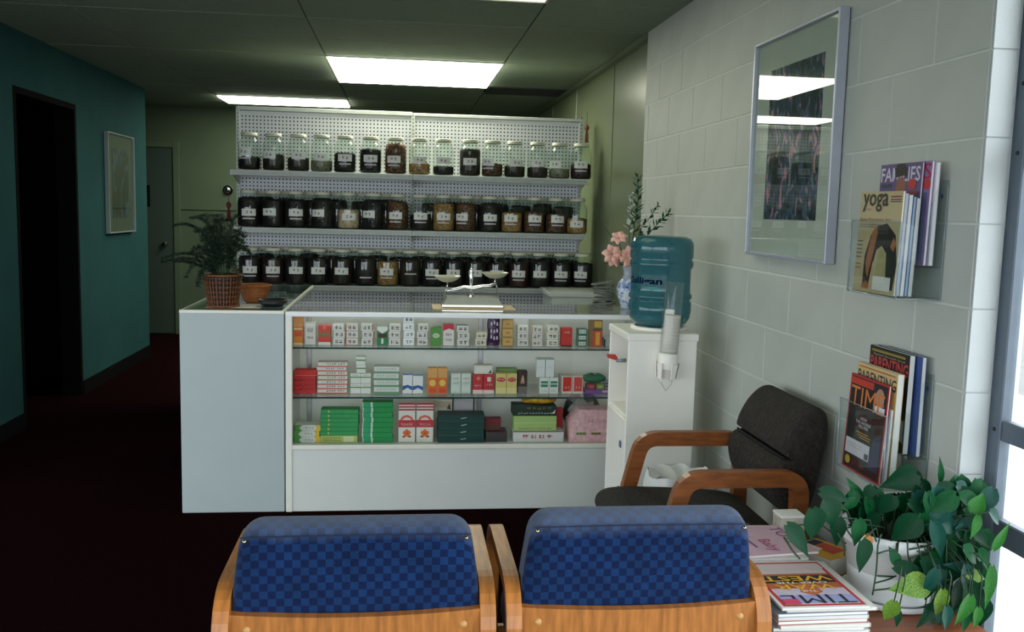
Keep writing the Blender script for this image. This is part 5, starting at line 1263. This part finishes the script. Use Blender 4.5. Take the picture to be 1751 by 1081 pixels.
# leaves: middle (x, y, z), length, direction of the tip (0 towards the window, 90 down), kind, width, tilt, curl
LS = [(1.021, 2.020, 0.779, 0.076, 12, 0, 0.6, 0.45, 0.2), (1.086, 2.060, 0.782, 0.066, -118, 1, 0.5, 0.45, 0.2), (1.152, 2.100, 0.756, 0.053, 200, 0, 0.8, 0.45, 0.2), (1.112, 2.030, 0.739, 0.065, 75, 1, 0.6, 0.45, 0.2),
      (1.135, 2.000, 0.760, 0.059, 120, 0, 0.8, 0.45, 0.2), (0.986, 1.970, 0.751, 0.067, 70, 0, 1.0, 0.45, 0.2), (0.936, 1.950, 0.732, 0.078, 80, 0, 0.9, 0.45, 0.2), (0.896, 1.930, 0.705, 0.086, 50, 0, 0.6, 0.45, 0.2),
      (1.005, 1.970, 0.708, 0.067, 95, 0, 0.6, 0.45, 0.2), (1.043, 1.950, 0.711, 0.067, 88, 1, 0.7, 0.45, 0.2), (1.044, 1.920, 0.664, 0.087, 78, 0, 0.7, 0.45, 0.2), (1.134, 1.950, 0.659, 0.042, 250, 1, 0.8, 0.45, 0.2),
      (1.155, 1.950, 0.718, 0.084, 130, 0, 0.8, 0.45, 0.2), (1.200, 2.060, 0.803, 0.098, 165, 0, 0.7, 0.45, 0.2), (1.273, 2.100, 0.786, 0.072, 30, 0, 0.7, 0.45, 0.2), (1.266, 2.000, 0.847, 0.059, -95, 1, 0.3, 0.45, 0.2),
      (1.285, 2.020, 0.800, 0.055, -100, 1, 0.5, 0.45, 0.2), (1.312, 1.970, 0.789, 0.085, 45, 2, 0.7, 0.45, 0.2), (1.320, 1.930, 0.788, 0.053, -60, 3, 0.8, 0.45, 0.2), (1.347, 1.900, 0.760, 0.061, 38, 2, 0.6, 0.45, 0.2),
      (1.350, 1.880, 0.727, 0.073, -55, 3, 0.3, 0.45, 0.2), (1.226, 1.920, 0.699, 0.105, 68, 2, 0.4, 0.45, 0.2), (1.271, 1.950, 0.726, 0.067, 20, 2, 0.7, 0.45, 0.2), (1.198, 1.950, 0.725, 0.067, 80, 1, 0.6, 0.45, 0.2),
      (1.252, 1.980, 0.730, 0.059, 110, 2, 0.8, 0.45, 0.2), (1.297, 1.900, 0.739, 0.056, 110, 3, 0.5, 0.45, 0.2), (1.313, 1.950, 0.702, 0.067, 20, 2, 0.8, 0.45, 0.2), (1.297, 1.900, 0.672, 0.078, 35, 1, 0.6, 0.45, 0.2),
      (1.149, 1.900, 0.605, 0.093, 178, 4, 0.7, 0.45, 0.2), (1.173, 1.930, 0.629, 0.083, 8, 0, 0.5, 0.45, 0.2), (1.192, 1.890, 0.614, 0.071, 110, 2, 0.5, 0.45, 0.2), (1.244, 1.930, 0.602, 0.062, 60, 2, 0.7, 0.45, 0.2),
      (1.214, 1.880, 0.566, 0.081, 85, 4, 0.5, 0.45, 0.2), (1.277, 1.920, 0.640, 0.066, 195, 2, 0.5, 0.45, 0.2), (1.286, 1.900, 0.617, 0.069, 80, 2, 0.6, 0.45, 0.2), (1.311, 1.900, 0.624, 0.052, 10, 4, 0.7, 0.45, 0.2),
      (1.317, 1.860, 0.610, 0.097, 98, 3, 0.3, 0.45, 0.2), (1.294, 1.880, 0.564, 0.107, 75, 0, 0.6, 0.45, 0.2), (1.285, 1.920, 0.566, 0.083, 100, 0, 0.7, 0.45, 0.2), (1.266, 1.870, 0.553, 0.081, 105, 3, 0.5, 0.45, 0.2),
      (1.227, 1.870, 0.537, 0.064, 80, 2, 0.5, 0.45, 0.2), (1.196, 1.900, 0.532, 0.074, 125, 0, 0.4, 0.45, 0.2), (1.325, 1.900, 0.577, 0.052, 25, 2, 0.5, 0.45, 0.2), (1.105, 1.900, 0.544, 0.061, 100, 4, 0.7, 0.45, 0.2),
      (1.072, 1.950, 0.685, 0.049, 70, 5, 0.5, 0.45, 0.2), (1.312, 2.000, 0.748, 0.082, 60, 0, 0.7, 0.45, 0.2), (1.342, 1.980, 0.734, 0.068, 100, 1, 0.7, 0.45, 0.2), (1.334, 1.920, 0.701, 0.061, 40, 0, 0.6, 0.45, 0.2),
      (1.265, 1.950, 0.652, 0.071, 90, 1, 0.7, 0.45, 0.2), (1.307, 1.980, 0.664, 0.068, 120, 0, 0.8, 0.45, 0.2), (1.238, 1.950, 0.637, 0.062, 70, 1, 0.6, 0.45, 0.2), (1.328, 1.900, 0.662, 0.056, 60, 1, 0.6, 0.45, 0.2),
      (1.270, 1.940, 0.609, 0.066, 95, 0, 0.7, 0.45, 0.2), (1.281, 2.050, 0.744, 0.070, 80, 0, 0.7, 0.45, 0.2), (1.219, 2.050, 0.737, 0.070, 60, 1, 0.6, 0.45, 0.2), (1.286, 2.000, 0.760, 0.068, 30, 2, 0.6, 0.45, 0.2),
      (1.284, 2.080, 0.767, 0.062, 60, 0, 0.6, 0.45, 0.2), (1.337, 2.050, 0.780, 0.056, -60, 0, 0.5, 0.45, 0.2), (1.058, 2.030, 0.754, 0.046, 150, 1, 0.6, 0.45, 0.2), (1.279, 1.880, 0.529, 0.060, 95, 1, 0.5, 0.45, 0.2),
      (1.299, 1.870, 0.537, 0.051, 95, 3, 0.5, 0.45, 0.2), (1.126, 1.900, 0.528, 0.039, 100, 0, 0.5, 0.45, 0.2), (1.330, 2.033, 0.606, 0.085, 81, 1, 0.6, 0.50, 0.3), (1.254, 1.984, 0.642, 0.074, 123, 0, 0.6, 0.50, 0.3),
      (1.286, 2.046, 0.522, 0.079, 25, 1, 0.8, 0.50, 0.3), (1.315, 1.937, 0.616, 0.072, 128, 0, 0.6, 0.50, 0.3), (1.401, 2.031, 0.593, 0.081, 62, 1, 0.8, 0.50, 0.3), (1.244, 1.963, 0.716, 0.054, 31, 2, 0.8, 0.50, 0.3),
      (1.399, 1.992, 0.533, 0.077, 61, 0, 0.6, 0.50, 0.3), (1.214, 1.938, 0.583, 0.065, 130, 1, 0.6, 0.50, 0.3), (1.341, 1.975, 0.799, 0.061, 138, 1, 0.8, 0.50, 0.3), (1.269, 1.970, 0.779, 0.074, 121, 0, 0.7, 0.50, 0.3),
      (1.310, 2.015, 0.486, 0.079, 35, 0, 0.6, 0.50, 0.3), (1.246, 1.991, 0.551, 0.060, 93, 1, 0.8, 0.50, 0.3), (1.309, 1.930, 0.689, 0.065, 71, 0, 0.8, 0.50, 0.3), (1.298, 2.007, 0.515, 0.062, 71, 1, 0.6, 0.50, 0.3),
      (1.214, 1.969, 0.758, 0.068, 21, 1, 0.7, 0.50, 0.3), (1.287, 2.002, 0.769, 0.061, 103, 0, 0.7, 0.50, 0.3), (1.348, 2.034, 0.741, 0.075, 128, 0, 0.6, 0.50, 0.3), (1.299, 1.953, 0.713, 0.060, 99, 2, 0.8, 0.50, 0.3),
      (1.339, 2.002, 0.620, 0.077, 70, 1, 0.7, 0.50, 0.3), (1.242, 2.015, 0.755, 0.071, 53, 2, 0.7, 0.50, 0.3), (1.344, 2.047, 0.490, 0.072, 88, 2, 0.6, 0.50, 0.3), (1.244, 1.955, 0.638, 0.080, 100, 0, 0.6, 0.50, 0.3),
      (1.311, 1.951, 0.786, 0.066, 52, 0, 0.7, 0.50, 0.3), (1.364, 2.048, 0.467, 0.059, 38, 1, 0.8, 0.50, 0.3), (1.345, 1.987, 0.635, 0.084, 97, 0, 0.7, 0.50, 0.3), (1.318, 1.938, 0.521, 0.054, 103, 1, 0.7, 0.50, 0.3),
      (1.257, 1.935, 0.513, 0.055, 91, 2, 0.8, 0.50, 0.3), (1.352, 2.012, 0.747, 0.086, 64, 0, 0.6, 0.50, 0.3), (1.326, 1.932, 0.688, 0.077, 132, 1, 0.8, 0.50, 0.3), (1.262, 1.944, 0.635, 0.072, 30, 2, 0.7, 0.50, 0.3),
      (1.373, 1.985, 0.572, 0.067, 116, 1, 0.7, 0.50, 0.3), (1.319, 1.941, 0.785, 0.076, 24, 1, 0.6, 0.50, 0.3), (1.251, 1.961, 0.594, 0.069, 100, 1, 0.6, 0.50, 0.3), (1.291, 2.009, 0.745, 0.074, 87, 0, 0.7, 0.50, 0.3),
      (1.296, 1.982, 0.724, 0.067, 53, 2, 0.6, 0.50, 0.3), (1.337, 1.946, 0.693, 0.071, 61, 0, 0.7, 0.50, 0.3), (1.399, 2.029, 0.514, 0.078, 144, 0, 0.6, 0.50, 0.3), (1.296, 1.992, 0.710, 0.061, 74, 2, 0.8, 0.50, 0.3),
      (1.313, 2.029, 0.519, 0.087, 79, 0, 0.7, 0.50, 0.3), (1.369, 2.008, 0.776, 0.078, 94, 0, 0.8, 0.50, 0.3), (1.203, 1.958, 0.765, 0.068, 23, 0, 0.6, 0.50, 0.3), (1.382, 2.009, 0.481, 0.059, 34, 1, 0.7, 0.50, 0.3),
      (1.406, 2.016, 0.572, 0.061, 82, 0, 0.7, 0.50, 0.3), (1.318, 2.014, 0.776, 0.062, 121, 1, 0.8, 0.50, 0.3), (1.354, 2.039, 0.464, 0.061, 130, 2, 0.6, 0.50, 0.3), (1.314, 2.005, 0.513, 0.067, 79, 0, 0.6, 0.50, 0.3),
      (1.288, 1.986, 0.623, 0.082, 124, 0, 0.8, 0.50, 0.3), (1.345, 1.945, 0.779, 0.080, 124, 2, 0.6, 0.50, 0.3), (1.366, 1.961, 0.504, 0.084, 90, 0, 0.8, 0.50, 0.3), (1.356, 1.981, 0.691, 0.057, 77, 1, 0.7, 0.50, 0.3),
      (1.269, 1.951, 0.799, 0.078, 28, 0, 0.7, 0.50, 0.3), (1.351, 1.992, 0.510, 0.069, 150, 2, 0.8, 0.50, 0.3), (1.372, 2.021, 0.488, 0.071, 143, 0, 0.7, 0.50, 0.3), (1.309, 1.992, 0.706, 0.078, 103, 1, 0.8, 0.50, 0.3),
      (1.251, 1.955, 0.604, 0.083, 133, 1, 0.6, 0.50, 0.3), (1.353, 1.944, 0.651, 0.071, 46, 1, 0.6, 0.50, 0.3), (1.317, 1.995, 0.785, 0.085, 87, 1, 0.8, 0.50, 0.3), (1.231, 1.980, 0.771, 0.059, 141, 1, 0.7, 0.50, 0.3),
      (1.273, 1.993, 0.650, 0.058, 76, 1, 0.6, 0.50, 0.3), (1.227, 1.934, 0.629, 0.081, 37, 0, 0.6, 0.50, 0.3), (1.269, 1.990, 0.585, 0.065, 66, 1, 0.7, 0.50, 0.3), (1.352, 2.014, 0.749, 0.071, 53, 0, 0.7, 0.50, 0.3),
      (1.213, 1.955, 0.617, 0.079, 100, 1, 0.8, 0.50, 0.3), (1.335, 2.033, 0.713, 0.063, 91, 1, 0.6, 0.50, 0.3), (1.364, 1.968, 0.610, 0.065, 44, 1, 0.6, 0.50, 0.3), (1.248, 1.946, 0.508, 0.081, 37, 0, 0.6, 0.50, 0.3),
      (1.231, 1.945, 0.781, 0.079, 75, 2, 0.7, 0.50, 0.3), (1.370, 2.039, 0.526, 0.059, 94, 0, 0.7, 0.50, 0.3), (1.272, 2.030, 0.625, 0.080, 85, 2, 0.6, 0.50, 0.3), (1.292, 1.988, 0.788, 0.078, 100, 1, 0.6, 0.50, 0.3),
      (1.220, 1.941, 0.751, 0.079, 149, 2, 0.6, 0.50, 0.3), (1.252, 1.986, 0.589, 0.057, 33, 1, 0.8, 0.50, 0.3), (1.304, 2.031, 0.717, 0.068, 102, 0, 0.6, 0.50, 0.3), (1.264, 1.950, 0.700, 0.065, 140, 1, 0.8, 0.50, 0.3),
      (1.387, 2.043, 0.676, 0.059, 129, 2, 0.8, 0.50, 0.3), (1.307, 1.964, 0.651, 0.084, 125, 0, 0.6, 0.50, 0.3), (1.387, 2.036, 0.534, 0.082, 73, 0, 0.8, 0.50, 0.3), (1.253, 1.938, 0.683, 0.059, 47, 0, 0.7, 0.50, 0.3),
      (1.232, 1.936, 0.783, 0.080, 149, 1, 0.7, 0.50, 0.3), (1.359, 1.952, 0.605, 0.064, 106, 1, 0.6, 0.50, 0.3), (1.341, 2.048, 0.459, 0.077, 111, 1, 0.6, 0.50, 0.3), (1.204, 1.936, 0.781, 0.060, 78, 1, 0.6, 0.50, 0.3),
      (1.324, 1.996, 0.789, 0.063, 56, 0, 0.8, 0.50, 0.3), (1.320, 2.027, 0.621, 0.083, 33, 1, 0.6, 0.50, 0.3), (1.188, 2.065, 0.715, 0.069, 79, 0, 0.7, 0.50, 0.2), (1.306, 2.115, 0.680, 0.059, 100, 0, 0.7, 0.50, 0.2),
      (1.166, 2.073, 0.724, 0.059, 77, 0, 0.7, 0.50, 0.2), (1.115, 2.031, 0.706, 0.060, 115, 0, 0.7, 0.50, 0.2), (1.107, 2.035, 0.776, 0.046, 115, 0, 0.7, 0.50, 0.2), (1.124, 2.037, 0.747, 0.058, 112, 0, 0.7, 0.50, 0.2),
      (1.240, 2.034, 0.743, 0.055, 137, 0, 0.7, 0.50, 0.2), (1.109, 2.084, 0.698, 0.069, 54, 0, 0.7, 0.50, 0.2), (1.100, 2.062, 0.720, 0.055, 60, 0, 0.7, 0.50, 0.2), (1.101, 2.054, 0.744, 0.046, 82, 1, 0.7, 0.50, 0.2),
      (1.223, 2.116, 0.718, 0.066, 93, 0, 0.7, 0.50, 0.2), (1.236, 2.086, 0.742, 0.046, 129, 1, 0.7, 0.50, 0.2), (1.138, 2.047, 0.753, 0.061, 96, 1, 0.7, 0.50, 0.2), (1.158, 2.112, 0.735, 0.071, 90, 1, 0.7, 0.50, 0.2),
      (1.231, 2.032, 0.775, 0.043, 67, 0, 0.7, 0.50, 0.2), (1.073, 2.044, 0.759, 0.050, 116, 1, 0.7, 0.50, 0.2), (1.125, 2.061, 0.691, 0.056, 75, 0, 0.7, 0.50, 0.2), (1.253, 2.105, 0.686, 0.045, 52, 1, 0.7, 0.50, 0.2),
      (1.230, 2.063, 0.733, 0.063, 79, 0, 0.7, 0.50, 0.2), (1.234, 2.104, 0.674, 0.052, 95, 1, 0.7, 0.50, 0.2), (1.100, 2.037, 0.726, 0.058, 86, 0, 0.7, 0.50, 0.2), (1.115, 2.104, 0.711, 0.057, 109, 0, 0.7, 0.50, 0.2),
      (1.074, 2.057, 0.748, 0.068, 100, 1, 0.7, 0.50, 0.2), (1.238, 2.089, 0.703, 0.051, 54, 0, 0.7, 0.50, 0.2)]
M_VINE = pm('vine_green', '#1f3d22', .6, var=.3)
for x, y, z, ln, ang, kind, wide, tn, curl in LS:
    base = leaf((x, y, z), ln, ang, kind, wide, tn, curl) - t.location
    # leaf stalk back to the crown of the pot or a trailing vine
    root = Vector((base.x * .45, base.y * .4, .165)) if base.z > .1 else Vector((base.x * .9, base.y * 1.0, min(.16, base.z + .09)))
    mid = (base + root) / 2 + Vector((0, -.01, .03))
    MB().tube([root, mid, base], [.0022, .0018, .0014], 5).build('stalk', M_VINE, t)
for pts in (
        [(1.103, 1.955, 0.708), (1.096, 1.955, 0.685), (1.098, 1.955, 0.622), (1.092, 1.955, 0.562)],
        [(1.168, 1.955, 0.691), (1.173, 1.955, 0.648), (1.189, 1.955, 0.628), (1.230, 1.955, 0.623)],
        [(1.095, 1.955, 0.661), (1.122, 1.955, 0.669), (1.142, 1.955, 0.670)],
        [(1.103, 1.960, 0.606), (1.145, 1.960, 0.603)],
        [(1.100, 1.962, 0.588), (1.131, 1.962, 0.595), (1.151, 1.962, 0.604)],
        [(1.099, 1.965, 0.569), (1.139, 1.965, 0.572), (1.158, 1.965, 0.581)],
        [(1.220, 1.955, 0.690), (1.225, 1.955, 0.659), (1.226, 1.955, 0.619), (1.223, 1.955, 0.556)],
        [(1.174, 1.955, 0.670), (1.209, 1.955, 0.675), (1.229, 1.955, 0.682)],
        [(1.175, 1.955, 0.648), (1.211, 1.955, 0.659), (1.228, 1.955, 0.674)],
        [(1.254, 1.940, 0.703), (1.261, 1.940, 0.625), (1.259, 1.940, 0.546), (1.256, 1.940, 0.491)],
        [(1.288, 1.930, 0.706), (1.306, 1.930, 0.628), (1.309, 1.930, 0.549), (1.302, 1.930, 0.494)],
        [(1.043, 2.030, 0.686), (1.058, 2.030, 0.698), (1.111, 2.030, 0.705), (1.152, 2.030, 0.696)],
        [(1.016, 2.060, 0.748), (1.019, 2.060, 0.764), (1.066, 2.060, 0.748), (1.110, 2.060, 0.703)],
        [(1.024, 1.970, 0.653), (1.026, 1.970, 0.673), (1.004, 1.970, 0.708)],
        [(0.858, 1.930, 0.714), (0.883, 1.930, 0.679), (0.899, 1.930, 0.663)]):
    MB().tube(round_path([Vector(p) - t.location for p in pts], .03, 4), .0022, 6).build('trailing_stem', M_VINE, t)

# ================================================================== framed pictures
def picture(label, loc, rz, w, h, mat_w, art_mat, frame_m, board, fw_=.011):
    t = thing('framed_picture', label, 'picture', loc, (0, 0, rz))
    MB().box(-w / 2 + .004, w / 2 - .004, -.012, -.002, .004, h - .004).build('backing', BLACK, t)
    MB().box(-w / 2 + fw_ * .6, w / 2 - fw_ * .6, -.016, -.012, fw_ * .6, h - fw_ * .6).build('mat_board', board, t)
    a = mat_w
    MB().box(-w / 2 + a[0], w / 2 - a[1], -.0175, -.016, a[2], h - a[3]).build('print', art_mat, t)
    MB().box(-w / 2 + fw_ * .6, w / 2 - fw_ * .6, -.024, -.0225, fw_ * .6, h - fw_ * .6).build('glazing', glass_mat('picture_glass', (.93, .95, .94), 1.22, .005), t)
    for x0, x1, z0, z1 in ((-w / 2, -w / 2 + fw_, 0, h), (w / 2 - fw_, w / 2, 0, h), (-w / 2 + fw_, w / 2 - fw_, 0, fw_), (-w / 2 + fw_, w / 2 - fw_, h - fw_, h)):
        MB().bbox(x0, x1, -.035, -.001, z0, z1, .002).build('frame', frame_m, t)
def art(name, dark, mid, hi, scale):
    m = bpy.data.materials.new(name); m.use_nodes = True; nt = m.node_tree; b = nt.nodes['Principled BSDF']; b.inputs['Roughness'].default_value = .7
    tc = nt.nodes.new('ShaderNodeTexCoord'); n = nt.nodes.new('ShaderNodeTexNoise'); n.inputs['Scale'].default_value = scale; n.inputs['Detail'].default_value = 8; n.inputs['Distortion'].default_value = 1.2
    mp = nt.nodes.new('ShaderNodeMapping'); mp.inputs['Scale'].default_value = (1, 1, .55)
    nt.links.new(tc.outputs['Object'], mp.inputs[0]); nt.links.new(mp.outputs[0], n.inputs['Vector'])
    r = nt.nodes.new('ShaderNodeValToRGB'); e = r.color_ramp.elements
    e[0].position = .38; e[0].color = hexc(dark) + (1,); e[1].position = .5; e[1].color = hexc(mid) + (1,)
    k = e.new(.57); k.color = hexc('#34587a') + (1,); k = e.new(.65); k.color = hexc(hi) + (1,)
    nt.links.new(n.outputs['Fac'], r.inputs[0]); nt.links.new(r.outputs[0], b.inputs['Base Color']); MATS[name] = m
    return m
picture('silver framed flower print hanging on the block wall', (XR - .003, 3.145, 1.283), -PI / 2, .70, .79, (.135, .125, .135, .115), art('flower_print', '#08131a', '#1a3f46', '#c9808a', 26), pm('silver_frame', '#b4b8c4', .35, metal=.3, var=.03), pm('pale_mat_board', '#c0c6b8', .8, var=.02))
picture('dark print in a pale frame hanging near the dark doorway', (XL + .003, 8.05, 1.165), PI / 2, .72, .80, (.14, .14, .12, .12), art('dim_print', '#060b07', '#101a0c', '#26331a', 6), pm('pale_frame', '#7d8a8c', .4, var=.03), pm('drab_mat_board', '#4a554a', .8, var=.03))
